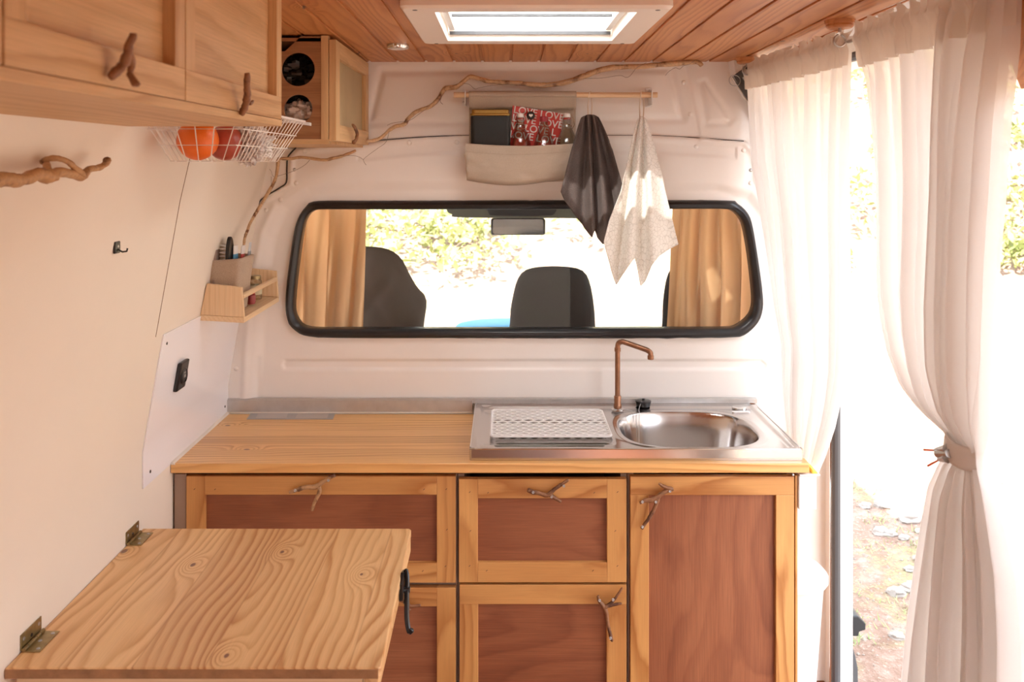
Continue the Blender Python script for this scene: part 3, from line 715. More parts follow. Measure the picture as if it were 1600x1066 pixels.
m = MB(); m.lathe((cx, 2.602, zt_), prof_, 24); obj('glass_body', m, M['bottle'], cb, smooth=True, ang=80)
m = MB(); m.lathe((cx, 2.602, zt_-.016), [(.0125,0),(.013,.002),(.013,.014),(.011,.016),(.001,.0165)], 20); obj('cap', m, plain('dark_red_cap', (.30,.03,.04), .4), cb, smooth=True)
# towels
def towel(name, topc, toprad, left, right, bottom, folds, amp, mat, lab, Y0, topy, thick=.004, fwd=.06):
    # columns from the gathered top to the ragged lower edge
    nb = resample(bottom, 90, closed=False); seed_ = topc*.1
    t = thing(name, at(topc, bottom[0][1], Y0), lab, 'towel')
    def fn(u, v):
        k = u*(len(nb)-1); i = min(len(nb)-2, int(k)); fr = k-i
        bx = nb[i][0]*(1-fr)+nb[i+1][0]*fr; by = nb[i][1]*(1-fr)+nb[i+1][1]*fr
        ty = topy + 5*(abs(u-.5)*2)**2
        tx = topc + (u-.5)*2*toprad
        py_ = ty + (by-ty)*v
        # silhouette
        sx = tx + (bx-tx)*(v**.85)
        l = ipl(left, py_); r = ipl(right, py_)
        if u < .5: sx = sx + (l - (topc + (nb[0][0]-topc)*0) - (sx-topc))*0
        sx = min(max(sx, l), r)
        a = amp*(.25 + .75*min(1, v*1.6))
        y = Y0 - a*math.sin(folds*math.pi*u*2 + .8*math.sin(v*2)) - .4*a*math.sin(folds*3.7*math.pi*u + 2) - .010*math.exp(-v*6)
        y -= fwd*min(1, v*2.6) + .6*a*math.sin(u*17+seed_)*min(1, v*1.2)*.5
        return at(sx, py_, y)
    m = MB(); m.grid(fn, 110, 60)
    obj('towel_cloth', m, mat, t, smooth=True, ang=80, solid=thick, fixn=False)
    m = MB(); zc_ = topy
    m.tube([at(topc-3, topy+4, Y0-.008), at(topc-3.5, topy-15, YD-.012), at(topc-1, 143.3, YD-.008), at(topc+1, 142.6, YD+.004), at(topc+3, topy-14, YD+.010), at(topc+2, topy+4, Y0)], .0017, 6)
    obj('hanging_loop', m, M['yarn'], t)
    return t
towel('hand_towel', 922, 13, [(175,905),(190,897),(210,893),(250,886),(300,876),(400,870)], [(175,935),(190,943),(230,955),(290,972),(340,968),(400,960)],
      [(876,300),(884,316),(900,338),(918,362),(925,371),(930,355),(922,340),(934,372),(943,382),(952,368),(962,350),(971,300),(973,280)], 3.2, .019, M['terry'], 'dark grey terry towel hanging by a loop beside the pocket', 2.60, 179)
towel('tea_towel', 1003, 6, [(178,998),(200,992),(240,983),(300,970),(345,952),(380,943),(460,940)], [(178,1010),(200,1019),(240,1028),(300,1040),(382,1060),(400,1062)],
      [(943,378),(947,392),(956,425),(963,446),(972,430),(985,412),(992,402),(996,418),(1001,447),(1008,440),(1018,415),(1030,400),(1045,390),(1060,382)], 2.6, .014, M['ptowel'], 'pale patterned tea towel hanging at the rail end', 2.60, 182, thick=.002, fwd=.085)

# ------------------------------------------------------------------ lower cabinets, worktop
YF = 2.240
def fx(p): return X(p, YF)
def fz(p): return Z(p, YF)
def rail(m, x0, x1, y0, y1, d=.020): m.box(fx(x0), fx(x1), YF, YF+d, fz(y1), fz(y0)); return m
def twig_handle(parent, paths, r, mat, screws=()):
    P = [[(X(a, YF-.02), YF-.014-(c if len(q) > 3 else 0), Z(b, YF-.02), rr) for q in path for (a, b, rr, c) in [(*q, 0)[:4] if len(q) == 3 else q]] for path in paths]
    hd_ = obj('handle', branch_mb(P, jit=.12, seg=8, sub=5), mat, parent, smooth=True, ang=80)
    for a, b in screws:
        m = MB(); x, z = X(a, YF-.02), Z(b, YF-.02)
        m.lathe((x, YF-.014-r*.9, z), [(.0035, .003),(.0035,-.0005),(.0028,-.0014),(.0008,-.0008)], 12, 'y'); obj('screw', m, M['zinc'], hd_)
        m = MB()
    return hd_
def front(parent, kind, x0, x1, y0, y1, sl, sr, st, sb, full_rails, pan_axis, parts=True):
    """door or drawer front in picture units: stiles sl/sr, rails st/sb, panel set back"""
    d = bpy.data.objects.new(kind, None); C.objects.link(d); d.parent = parent
    base = Vector((fx((x0+x1)/2), YF, fz(y1))); d.location = base - wloc(parent)
    def R_(nm, a, b, c, e, ax):
        m = MB(); m.box(fx(a), fx(b), YF, YF+.019, fz(e), fz(c)); return obj(nm, m, W('frame', ax), d, bev=.0012)
    if st:
        R_('rail', x0 if full_rails else x0+sl, x1 if full_rails else x1-sr, y0, y0+st, 'x')
    if sb: R_('rail', x0 if full_rails else x0+sl, x1 if full_rails else x1-sr, y1-sb, y1, 'x')
    R_('stile', x0, x0+sl, y0+(st if full_rails else 0), y1-(sb if full_rails else 0), 'z')
    R_('stile', x1-sr, x1, y0+(st if full_rails else 0), y1-(sb if full_rails else 0), 'z')
    m = MB(); m.box(fx(x0+sl-3), fx(x1-sr+3), YF+.012, YF+.0175, fz(y1-sb+3), fz(y0+st-3)); obj('panel', m, W('ply', pan_axis), d)
    nails = []
    for a in (x0+sl*.5, x1-sr*.5):
        for b in (y0+20, (y0+y1)/2, y1-26): nails.append((a+random.uniform(-4,4), b))
    for a in (x0+sl+16, x1-sr-20): nails += [(a, y0+st*.7), (a-2, y1-sb*.6)]
    if y1 < 1066:
        for a, b in nails:
            m = MB(); x, z = fx(a), fz(b); m.tube([(x-.0018, YF-.0003, z-.0018), (x+.0018, YF-.0003, z+.0018)], .0007, 5); obj('pin_hole', m, M['gap'], d)
    return d
def carcass(parent, x0, x1, y0=745):
    m = MB(); t = .016
    m.box(fx(x0), fx(x0)+t, YF+.021, 2.66, .04, fz(y0)); m.box(fx(x1)-t, fx(x1), YF+.021, 2.66, .04, fz(y0))
    m.box(fx(x0), fx(x1), YF+.021, 2.66, .04, .056); m.box(fx(x0), fx(x1), 2.65, 2.66, .04, fz(y0)); m.box(fx(x0)+t, fx(x1)-t, YF+.0215, YF+.045, fz(922), fz(905))
    return obj('carcass', m, M['grey_post'], parent)
kc = thing('kitchen_cabinet', (fx(494), 2.45, .04), 'left kitchen cabinet with wide flap door beside the side wall', 'cabinet', None)
carcass(kc, 272, 714)
m = MB(); m.box(fx(271.5), fx(290), YF+.004, YF+.03, .04, fz(742)); obj('side_post', m, M['grey_post'], kc, bev=.001)
fA = front(kc, 'door', 291, 712, 744.5, 911, 29, 29.5, 29, 31, False, 'x')
twig_handle(fA, [[(451,771,.0045),(463,767,.0055),(478,763,.006),(492,762,.0065),(504,755,.006),(515,748,.0055),(523,744,.005)], [(496,762,.006),(499,768,.0055),(495,778,.005),(490,788,.0045),(487,800,.004)]], .006, M['drift'], ((461,767),(513,751)))
fE = front(kc, 'door', 291, 712, 919, 1280, 29, 29.5, 29, 31, False, 'x')
twig_handle(fE, [[(600,930,.005),(620,938,.005),(634,943,.005),(642,949,.004),(657,948,.0035)], [(634,943,.005),(637,952,.004),(640,956,.004)]], .005, M['drift2'])
k2 = thing('kitchen_cabinet', (fx(848), 2.45, .04), 'middle kitchen cabinet with one drawer above a door', 'cabinet')
carcass(k2, 715, 981)
fB = front(k2, 'drawer', 717, 979, 749, 910.5, 29.5, 30.5, 30, 31, False, 'x')
twig_handle(fB, [[(824,767,.0055),(832,770,.006),(845,773,.0055),(856,775,.006),(866,767,.005),(877,759,.0045),(889,751,.004)], [(858,774,.006),(866,779,.005),(877,786,.004)]], .006, M['drift2'], ((833,770),(862,777),(881,760)))
fC = front(k2, 'door', 718, 979, 914.5, 1280, 29, 31, 30, 31, True, 'x')
twig_handle(fC, [[(934,933,.0035),(937,941,.0045),(944,951,.006),(948,960,.005),(950,975,.0045),(953,990,.0042),(957,1004,.005)], [(944,952,.006),(955,945,.0045),(963,935,.0035),(973,920,.003)], [(950,949,.0045),(960,947,.0035),(972,945,.003)]], .006, M['drift2'], ((937,939),(958,938),(954,998)))
k3 = thing('kitchen_cabinet', (fx(1113), 2.45, .04), 'right kitchen cabinet under the sink with a tall door', 'cabinet')
carcass(k3, 982, 1243)
m = MB(); m.box(fx(1243), fx(1243)+.006, YF+.002, 2.66, .04, fz(744)); obj('side_panel', m, W('frame', 'z'), k3, bev=.001)
fD = front(k3, 'door', 985, 1241, 745, 1280, 29, 28.5, 29, 31, True, 'z')
twig_handle(fD, [[(1030,757,.003),(1036,761,.0045),(1046,765,.006),(1053,766,.0055)], [(1048,765,.006),(1036,772,.0065),(1022,782,.0065),(1010,783,.0055),(1000,788,.0045)], [(1028,778,.0055),(1026,790,.005),(1019,804,.0048),(1010,818,.0048),(1003,828,.005)]], .006, M['drift2'], ((1047,768),(1004,785),(1025,785),(1004,824)))
m = MB(); m.lathe((fx(1239), YF-.001, fz(742)), [(.003,0),(.0028,-.001),(.001,-.0015)], 10, 'y'); obj('screw', m, M['zinc'], k3)
# worktop
YW = 2.228
wt = MB(); sx0, sx1, sy0, sy1 = -.086, .773, 2.252, 2.682
bowl_cut = [(.516+.196*math.copysign(abs(math.cos(a))**(2/2.9), math.cos(a)), 2.446+.168*math.copysign(abs(math.sin(a))**(2/2.9), math.sin(a))) for a in [2*math.pi*k/64 for k in range(64)]]
wx0, wx1, wy0, wy1 = -.861, .787, YW, 2.668
def to_rim(p):      # the point of the board's outline straight out from the bowl centre
    dx, dy = p[0]-.516, p[1]-2.446; t = min((wx1-.516)/dx if dx > 1e-9 else (wx0-.516)/dx if dx < -1e-9 else 1e9, (wy1-2.446)/dy if dy > 1e-9 else (wy0-2.446)/dy if dy < -1e-9 else 1e9)
    return (.516+dx*t, 2.446+dy*t)
ang_ = lambda p: math.atan2(p[1]-2.446, p[0]-.516)
dense = resample(bowl_cut, 400)
cor = [min(range(400), key=lambda k: abs(ang_(dense[k]) - ang_(c))) for c in ((wx0,wy0),(wx1,wy0),(wx1,wy1),(wx0,wy1))]
keep = sorted(set(list(range(0, 400, 6)) + cor)); inn = [dense[k] for k in keep]; outr = []
for k in keep: outr.append({cor[0]: (wx0,wy0), cor[1]: (wx1,wy0), cor[2]: (wx1,wy1), cor[3]: (wx0,wy1)}.get(k, to_rim(dense[k])))
nn = len(inn); vs = [(*p, z) for z in (ZT, ZT-.0245) for r in (inn, outr) for p in r]; fs = []
for k in range(nn):
    j = (k+1) % nn; fs += [(k, j, nn+j, nn+k), (2*nn+k, 3*nn+k, 3*nn+j, 2*nn+j), (k, 2*nn+k, 2*nn+j, j), (nn+k, nn+j, 3*nn+j, 3*nn+k)]
wt.add(vs, fs)
tag(obj('worktop', wt, W('counter', 'x'), bev=.002), 'pine worktop of glued strips over the kitchen cabinets', 'worktop')
# silver tape patch
tp = thing('tape_patch', (X(455, 2.63), 2.64, ZT), 'silver tape patch stuck on the back edge of the worktop', 'tape')
m = MB(); m.prism([at(385,656,2.61)[:1]+(2.61,), (X(520,2.61),2.61), (X(524,2.674),2.674), (X(392,2.674),2.674)], ZT+.0004, ZT+.0012, 'z'); obj('backing', m, M['tape'], tp)
for a, b in ((400,447),(462,511)):
    m = MB(); m.prism([(X(a-1,2.617),2.617),(X(b,2.617),2.617),(X(b+3,2.672),2.672),(X(a+4,2.672),2.672)], ZT+.0012, ZT+.0020, 'z'); obj('patch', m, M['tape2'], tp)

# ------------------------------------------------------------------ sink
ZS = .874; SX0, SX1, SY0, SY1 = -.090, .777, 2.250, 2.684
gx = np.linspace(SX0, SX1, 280); gy = np.linspace(SY0, SY1, 140)
AX, AY = np.meshgrid(gx, gy)
bcx, bcy, bhx, bhy = .516, 2.446, .192, .164
q = (np.abs((AX-bcx)/bhx)**2.9 + np.abs((AY-bcy)/bhy)**2.9)**(1/2.9)
dist = (q-1)*.165
def smn(d, w): t = np.clip(d/w, 0, 1); return t*t*(3-2*t)
hz = np.zeros_like(AX)
edge = np.minimum.reduce([AX-SX0, SX1-AX, AY-SY0, SY1-AY])
hz -= .005*smn(edge-.014, .014)                                   # raised border
hz += .004*np.exp(-((AY-2.655)/.008)**2) * smn(AX+.06, .03)       # back ledge
dr = smn(AX+.065, .02)*smn(.300-AX, .02)*smn(AY-2.30, .02)*smn(2.63-AY, .02)
hz -= .004*dr
hz += .0030*dr*(.5+.5*np.cos((AY-2.30)/.0235*2*math.pi))**4*smn(AX+.03, .02)*smn(.29-AX, .02)
for yy in (2.272, 2.292):
    hz -= .0022*np.exp(-((AY-yy)/.0028)**2)*smn(AX-(-.03+(2.292-yy)*-2.0), .01)*smn(.27-AX, .01)
hz += .0015*np.exp(-((dist-.012)/.006)**2)                         # rolled bowl edge
depth = smn(-dist, .036)
hz -= .142*depth + .004*smn(-dist-.05, .08)
m = MB(); nxs, nys = 280, 140
m.v = [(float(a), float(b), float(ZS+c)) for a, b, c in zip(AX.ravel(), AY.ravel(), hz.ravel())]
for j in range(nys-1):
    for i in range(nxs-1): m.f.append((j*nxs+i, j*nxs+i+1, (j+1)*nxs+i+1, (j+1)*nxs+i))
sk = thing('sink', ((SX0+SX1)/2, (SY0+SY1)/2, ZT), 'stainless steel sink with drainer set on the worktop', 'sink')
top = obj('sink_top', m, M['steel'], sk, smooth=True, ang=70, fixn=False)
m = MB(); r_ = .004
m.prism(rrect((SX0+SX1)/2, (SY0+SY1)/2, (SX1-SX0)/2+.001, (SY1-SY0)/2+.001, .006), ZT+.0005, ZS+.0002, 'z')
m.f = m.f[2:]; obj('sink_apron', m, M['steel'], sk, smooth=True, fixn=True)
m = MB(); m.tube([(x, y, ZS+.0002) for x, y in resample(rrect((SX0+SX1)/2, (SY0+SY1)/2, (SX1-SX0)/2-.001, (SY1-SY0)/2-.001, .006), 120)], .0022, 8, closed=True); obj('rolled_edge', m, M['chrome'], sk, smooth=True)
m = MB(); m.lathe((X(1158, 2.62), 2.640, ZS+.0), [(.022,-.004),(.022,.001),(.018,.002),(.006,.0015)], 24); obj('overflow_cover', m, M['chrome'], sk, smooth=True)
m = MB(); m.prism(rrect(X(1158, 2.60), 2.602, .027, .008, .007), ZS-.005, ZS-.002, 'z'); obj('soap_sliver', m, M['silicone'], sk)
m = MB(); m.lathe((.516, 2.446, ZS-.151), [(.03,0),(.04,.002),(.038,.003),(.012,.001)], 24); obj('drain', m, M['chrome'], sk)
# cabinet interior is dark: hide bowl below worktop by an opening in the worktop is not needed for the deep bowl
# draining mat
def mat_mb(x0, x1, y0, y1, rows, cols, z, big=()):
    m = MB(); K = 16
    rowh = []
    for r in range(rows): rowh.append(1.5 if r in big else 1.)
    tot = sum(rowh); y = y0
    for r in range(rows):
        hh = (y1-y0)*rowh[r]/tot; off = .5 if r % 2 else 0; cw = (x1-x0)/cols
        for c in range(-1, cols+1):
            a = x0 + (c+off)*cw; b = a+cw
            a2, b2 = max(a, x0), min(b, x1)
            if b2-a2 < cw*.2:
                if b2 > a2: m.add([(a2,y,z),(b2,y,z),(b2,y+hh,z),(a2,y+hh,z)], [(0,1,2,3)])
                continue
            cx_, cy_ = (a2+b2)/2, y+hh/2; ex, ey = (b2-a2)/2*.88, hh/2*(.84 if r in big else .74)
            vs = []; 
            for k in range(K):
                t = 2*math.pi*k/K; c_, s_ = math.cos(t), math.sin(t)
                vs.append((cx_+ex*c_, cy_+ey*s_*(1-.25*abs(c_)), z))
            for k in range(K):
                t = 2*math.pi*k/K + 0; c_, s_ = math.cos(t), math.sin(t); f = 1/max(abs(c_), abs(s_))
                vs.append((cx_+(b2-a2)/2*c_*f, cy_+hh/2*s_*f, z))
            m.add(vs, [(k, (k+1)%K, (k+1)%K+K, k+K) for k in range(K)])
        y += hh
    return m
mx0, mx1, my0, my1 = -.036, .292, 2.352, 2.606
m = mat_mb(mx0, mx1, my0, my1, 15, 11, ZS+.0015, big=(7, 8))
mo = thing('draining_mat', ((mx0+mx1)/2, (my0+my1)/2, ZS), 'white perforated rubber mat lying on the sink drainer', 'mat')
obj('lattice', m, M['silicone'], mo, solid=.003, fixn=True)
m = MB(); m.tube([(x, y, ZS+.0018) for x, y in resample(rrect((mx0+mx1)/2, (my0+my1)/2, (mx1-mx0)/2+.001, (my1-my0)/2+.001, .012), 80)], .0028, 8, closed=True); obj('mat_rim', m, M['silicone'], mo, smooth=True)
# tap
tx, ty = X(965, 2.615), 2.615; fa = thing('tap', (tx, ty, ZS), 'aged copper pipe tap behind the sink bowl', 'tap')
zt2 = Z(534, ty)
m = MB(); m.lathe((tx, ty, ZS-.001), [(.019,0),(.0195,.003),(.016,.006),(.011,.007)], 24); obj('flange', m, M['chrome'], fa, smooth=True)
m = MB(); m.lathe((tx, ty, ZS+.004), [(.0115,0),(.0125,.006),(.0118,.012),(.0105,.014),(.0108,.036),(.0095,.038)], 20); obj('collar', m, M['copper'], fa, smooth=True)
m = MB(); ex, ez = X(1016, ty-.03), Z(546, ty)
pts = [(tx, ty, ZS+.02), (tx, ty, zt2-.03)] + spline([(tx, ty, zt2-.018), (tx+.003, ty-.001, zt2-.004), (tx+.015, ty-.004, zt2+.001)], 5) + [(ex-.012, ty-.034, ez+.006)] + spline([(ex-.008, ty-.036, ez+.004), (ex-.001, ty-.038, ez-.002), (ex, ty-.038, ez-.012)], 5) + [(ex, ty-.038, ez-.020)]
m.tube(pts, .0078, 16); obj('pipe', m, M['copper'], fa, smooth=True, ang=60)
for c, a in (((tx, ty, zt2-.030), 'z'), ((ex, ty-.038, ez-.022), 'z')):
    m = MB(); m.lathe(c, [(.0085,0),(.0095,.001),(.0095,.011),(.0085,.012)], 18); obj('fitting', m, M['copper'], fa, smooth=True)
# plug with bead chain
pgx, pgy = X(1006, 2.64), 2.650; pg = thing('sink_plug', (pgx, pgy, ZS), 'black rubber plug on a bead chain at the sink back', 'plug')
m = MB(); m.lathe((pgx, pgy, ZS+.002), [(.021,0),(.0225,.009),(.024,.012),(.024,.015),(.020,.0165),(.004,.0165),(.004,.021),(.002,.022)], 24); obj('stopper', m, M['rubber'], pg, smooth=True)
m = MB()
def beads(P):
    for p in resample(P, int(sum((Vector(a)-Vector(b)).length for a, b in zip(P, P[1:]))/.0042), closed=False): m.lathe((p[0], p[1], p[2]-.0014), [(.0003,0),(.0012,.0005),(.0016,.0014),(.0012,.0023),(.0003,.0028)], 8)
beads(spline([(tx+.012, ty-.010, ZS+.008), at(975,640,2.60)[:2]+(ZS+.006,), (X(989,2.585), 2.585, ZS-.001), (X(989,2.575), 2.575, ZS-.04), (X(989,2.565), 2.567, ZS-.085)], 8))
beads(spline([(pgx-.012, pgy-.020, ZS+.012), (X(998,2.61), 2.608, ZS+.001), (X(999,2.585), 2.585, ZS-.004), (X(998.5,2.575), 2.575, ZS-.04), (X(998.5,2.565), 2.567, ZS-.090)], 8))
obj('bead_chain', m, M['zinc'], pg, smooth=True)

# ------------------------------------------------------------------ folding table on the left
ft = thing('folding_table', (-.54, 1.775, .70), 'pine flap table hinged to the side wall in the foreground', 'table')
zt = .749
m = MB(); m.prism([(-.861,1.49),(-.217,1.49),(-.213,1.495),(-.2215,2.052),(-.227,2.06),(-.861,2.06)], zt-.018, zt, 'z'); obj('tabletop', m, W('table', 'y'), ft, bev=.0022)
m = MB(); m.prism([(-.246,1.505),(-.219,1.50),(-.2225,2.054),(-.25,2.054)], zt-.053, zt-.0185, 'z'); obj('edge_batten', m, W('table', 'y'), ft, bev=.002)
m = MB(); m.box(-.8605, -.2175, 1.4882, 1.4905, zt-.0175, zt-.0025); obj('end_grain', m, plain('end_grain', (.40,.20,.09), .5, var=.4, vscale=30), ft)
m = MB(); m.box(-.85, -.247, 1.505, 1.53, zt-.048, zt-.0185); obj('front_batten', m, W('beech', 'x'), ft, bev=.002)
def hinge(y0, y1):
    t = bpy.data.objects.new('hinge', None); C.objects.link(t); t.parent = ft; t.location = Vector((-.858, (y0+y1)/2, zt)) - wloc(ft)
    m = MB(); m.box(-.8615, -.8595, y0, y1, zt+.003, zt+.030); obj('wall_leaf', m, M['brass'], t, bev=.0005)
    m = MB(); m.box(-.856, -.826, y0, y1, zt+.0005, zt+.0022); obj('table_leaf', m, M['brass'], t, bev=.0005)
    m = MB(); n = 5
    for k in range(n):
        a = y0 + (y1-y0)*k/n; m.cyl((-.8555, a+.0005, zt+.0038), (-.8555, a+(y1-y0)/n-.0005, zt+.0038), .0036, 12)
    obj('knuckle', m, M['brass'], t, smooth=True)
    for k, yy in enumerate((y0+.009, (y0+y1)/2, y1-.009)):
        m = MB(); xx = -.834 if k != 1 else -.844
        m.lathe((xx, yy, zt+.002), [(.0036,0),(.003,.0012),(.0008,.001)], 10); obj('screw', m, M['zinc'], t)
        m = MB(); m.lathe((-.8597, yy, zt+.020 if k != 1 else zt+.013), [(.0036,0),(.003,.0010),(.0008,.0008)], 10, 'x'); obj('screw', m, M['black'] if k == 1 else M['zinc'], t)
hinge(1.537, 1.605); hinge(1.965, 2.033)
# black latch on the table's free edge
la = thing('table_latch', (-.21, 1.83, .65), 'black metal latch lever on the free edge of the pine table', 'latch')
m = MB(); m.prism([(1.80,zt-.006),(1.83,zt+.004),(1.86,zt-.004),(1.87,zt-.035),(1.84,zt-.055),(1.805,zt-.045)], -.2195, -.212, 'x'); obj('back_plate', m, M['black'], la, bev=.002)
m = MB(); m.tube(spline([(-.211,1.845,zt+.004),(-.2065,1.835,zt-.010),(-.205,1.815,zt-.045),(-.203,1.80,zt-.078),(-.197,1.79,zt-.100),(-.190,1.79,zt-.094)], 4), [.003]+[.0055]*19+[.003]*1, 8); obj('lever', m, M['black'], la, smooth=True)
m = MB(); m.cyl((-.214,1.825,zt-.030), (-.199,1.825,zt-.030), .007, 14); m.cyl((-.212,1.818,zt-.052), (-.2,1.818,zt-.052), .0045, 12); obj('pivot', m, M['rubber'], la, bev=.001)

# ------------------------------------------------------------------ overhead cupboards (left)
ov = thing('wall_cupboard', (-.57, 1.0, 1.69), 'long light wood overhead cupboard above the side wall in the foreground', 'cupboard')
XF = -.424; zb0 = 1.690
m = MB(); ztp = 1.957
m.prism([(XF-.020, zb0+.012), (XF-.020, ztp), (xw(ztp)+.002, ztp), (xw(zb0)+.001, zb0+.012)], .20, 1.640, 'y'); obj('carcass', m, W('over', 'y'), ov)
m = MB(); m.prism([(XF+.001, zb0), (XF+.001, zb0+.012), (xw(zb0)+.001, zb0+.012), (xw(zb0)+.001, zb0)], .20, 1.645, 'y'); obj('base_board', m, W('over', 'y'), ov, bev=.001)
def odoor(y0, y1, twig=None):
    d = bpy.data.objects.new('door', None); C.objects.link(d); d.parent = ov; d.location = Vector((XF, (y0+y1)/2, zb0+.012)) - wloc(ov)
    za, zz_ = zb0+.013, ztp-.004; t = .019; sw = .034; rw = .042
    for a, b in ((y0, y0+sw), (y1-sw, y1)):
        m = MB(); m.box(XF-t, XF, a, b, za+rw, zz_-rw if False else zz_); obj('stile', m, W('over', 'z'), d, bev=.001)
    m = MB(); m.box(XF-t, XF, y0, y1, za, za+rw); obj('rail', m, W('over', 'y'), d, bev=.001)
    m = MB(); m.box(XF-t, XF, y0+sw, y1-sw, zz_-.022, zz_); obj('rail', m, W('over', 'y'), d, bev=.001)
    m = MB(); m.box(XF-t-.001, XF-.0165, y0+sw, y1-sw, za+rw, zz_-.022); obj('panel', m, W('over', 'y'), d)
    return d
odoor(.30, .730); d1 = odoor(.733, 1.148); d2 = odoor(1.151, 1.645)
def ohandle(d, pts_list, mat):
    def pt(a, b, out, r):
        x = XF + out; Y = x*F/(a-PX); return (x, Y, Z(b, Y), r)
    obj('handle', branch_mb([[pt(*q) for q in P] for P in pts_list], jit=.12), mat, d, smooth=True, ang=80)
ohandle(d1, [[(208,52,.030,.0042),(202,72,.026,.0048),(198,88,.022,.0052),(190,104,.014,.0052),(172,122,.006,.005)], [(200,86,.022,.005),(207,98,.020,.0042),(202,112,.014,.0035)], [(200,114,.014,.0035),(208,124,.02,.004),(213,135,.024,.0042)]], M['drift2'])
ohandle(d2, [[(386,114,.028,.0045),(386,134,.026,.0052),(386,150,.020,.0058),(383,166,.012,.0058),(377,180,.005,.005)], [(390,162,.010,.0035),(396,158,.004,.0025)]], M['drift2'])
# cupboard in the corner at the bulkhead
Xc, Yc0, Yc1, zq = -.441, 2.165, 2.683, 1.668
cc = thing('corner_cupboard', (-.57, 2.42, zq), 'small corner cupboard with two round holes in its side', 'cupboard')
Nn = 40
def holed(xa, xb, za, zb_, holes, y0, y1):
    # rectangular board cut as grid columns round each circular hole
    m = MB(); 
    bands = sorted(holes, key=lambda h: h[1]); zcur = za
    K = 48
    for i, (hx, hz_, hr) in enumerate(bands):
        ztop = zb_ if i == len(bands)-1 else (hz_+hr + bands[i+1][1]-bands[i+1][2])/2
        for (sgnY, yy) in ((0, y0), (1, y1)):
            vs = []
            angs = sorted(set([2*math.pi*k/K for k in range(K)] + [math.atan2(c-hz_, b-hx) % (2*math.pi) for b in (xa, xb) for c in (zcur, ztop)]))
            for a in angs: vs.append((hx+hr*math.cos(a), yy, hz_+hr*math.sin(a)))
            for a in angs:
                c, s_ = math.cos(a), math.sin(a)
                tx_ = ((xb-hx)/c if c > 1e-9 else (xa-hx)/c if c < -1e-9 else 1e9); tz_ = ((ztop-hz_)/s_ if s_ > 1e-9 else (zcur-hz_)/s_ if s_ < -1e-9 else 1e9)
                t_ = min(tx_, tz_); vs.append((hx+t_*c, yy, hz_+t_*s_))
            n_ = len(angs); m.add(vs, [(k, (k+1)%n_, (k+1)%n_+n_, k+n_) for k in range(n_)])
        m.add([(hx+hr*math.cos(2*math.pi*k/K), yy, hz_+hr*math.sin(2*math.pi*k/K)) for yy in (y0, y1) for k in range(K)], [(k, (k+1)%K, (k+1)%K+K, k+K) for k in range(K)])
        zcur = ztop
    return m
xl = -.640
h1 = (-.517, 1.855, .042); h2 = (-.517, 1.756, .036)
m = holed(xl, Xc-.017, zq+.012, 1.900, [h1, h2], Yc0, Yc0+.010)
m.box(-.722, xl, Yc0, Yc0+.010, zq+.012, 1.76)
m.prism([(xl, 1.76), (xl, 1.90), (-.722, 1.76)], Yc0, Yc0+.010, 'y') if False else m.prism([(-.722,1.76),(xl,1.76),(xl,1.84),(-.70,1.80)], Yc0, Yc0+.010, 'y')
m.prism([(xl,1.90),(-.55,1.90),(-.51,1.938),(Xc-.017,1.938),(Xc-.017,1.90)], Yc0, Yc0+.010, 'y')
obj('side_panel', m, W('carc', 'x'), cc)
m = MB(); m.box(Xc-.018, Xc, Yc0-.002, Yc0+.02, zq+.012, 1.940); obj('corner_post', m, W('over', 'z'), cc, bev=.001)
m = MB(); m.prism([(-.724,zq),(Xc+.002,zq),(Xc+.002,zq+.012),(-.724,zq+.012)], Yc0-.001, Yc1, 'y'); obj('base_board', m, W('over', 'x'), cc, bev=.001)
m = MB(); m.box(-.71, Xc, Yc1-.006, Yc1, zq+.012, 1.90); m.box(-.68, Xc, Yc0, Yc1, 1.925, 1.934); obj('carcass', m, W('carc', 'x'), cc)
dd = bpy.data.objects.new('door', None); C.objects.link(dd); dd.parent = cc; dd.location = Vector((-.43, 2.42, zq)) - wloc(cc)
XD = -.4215; za, zz_ = zq+.008, 1.930
for nm, b in (('stile', (Yc0, Yc0+.050, za, zz_, 'z')), ('stile', (Yc1-.045, Yc1-.001, za+.042, zz_-.042, 'z')), ('rail', (Yc0+.0505, Yc1-.001, za, za+.042, 'y')), ('rail', (Yc0+.0505, Yc1-.001, zz_-.042, zz_, 'y'))):
    m = MB(); m.box(XD-.018, XD, b[0], b[1], b[2], b[3]); obj(nm, m, W('over', b[4]), dd, bev=.001)
m = MB(); m.box(XD-.017, XD-.013, Yc0+.05, Yc1-.045, za+.042, zz_-.042); obj('panel', m, plain('olive_ply', (.46,.34,.18), .5, var=.15, vscale=9), dd)
def cpt(a, b, out, r):
    x = XD + out; Y = x*F/(a-PX); return (x, Y, Z(b, Y), r)
obj('handle', branch_mb([[cpt(*q) for q in ((551,195,.016,.0042),(556,202,.016,.0045),(558,211,.014,.0045),(555,220,.008,.005),(552,223,.004,.006))]]), M['drift2'], dd, smooth=True, ang=80)
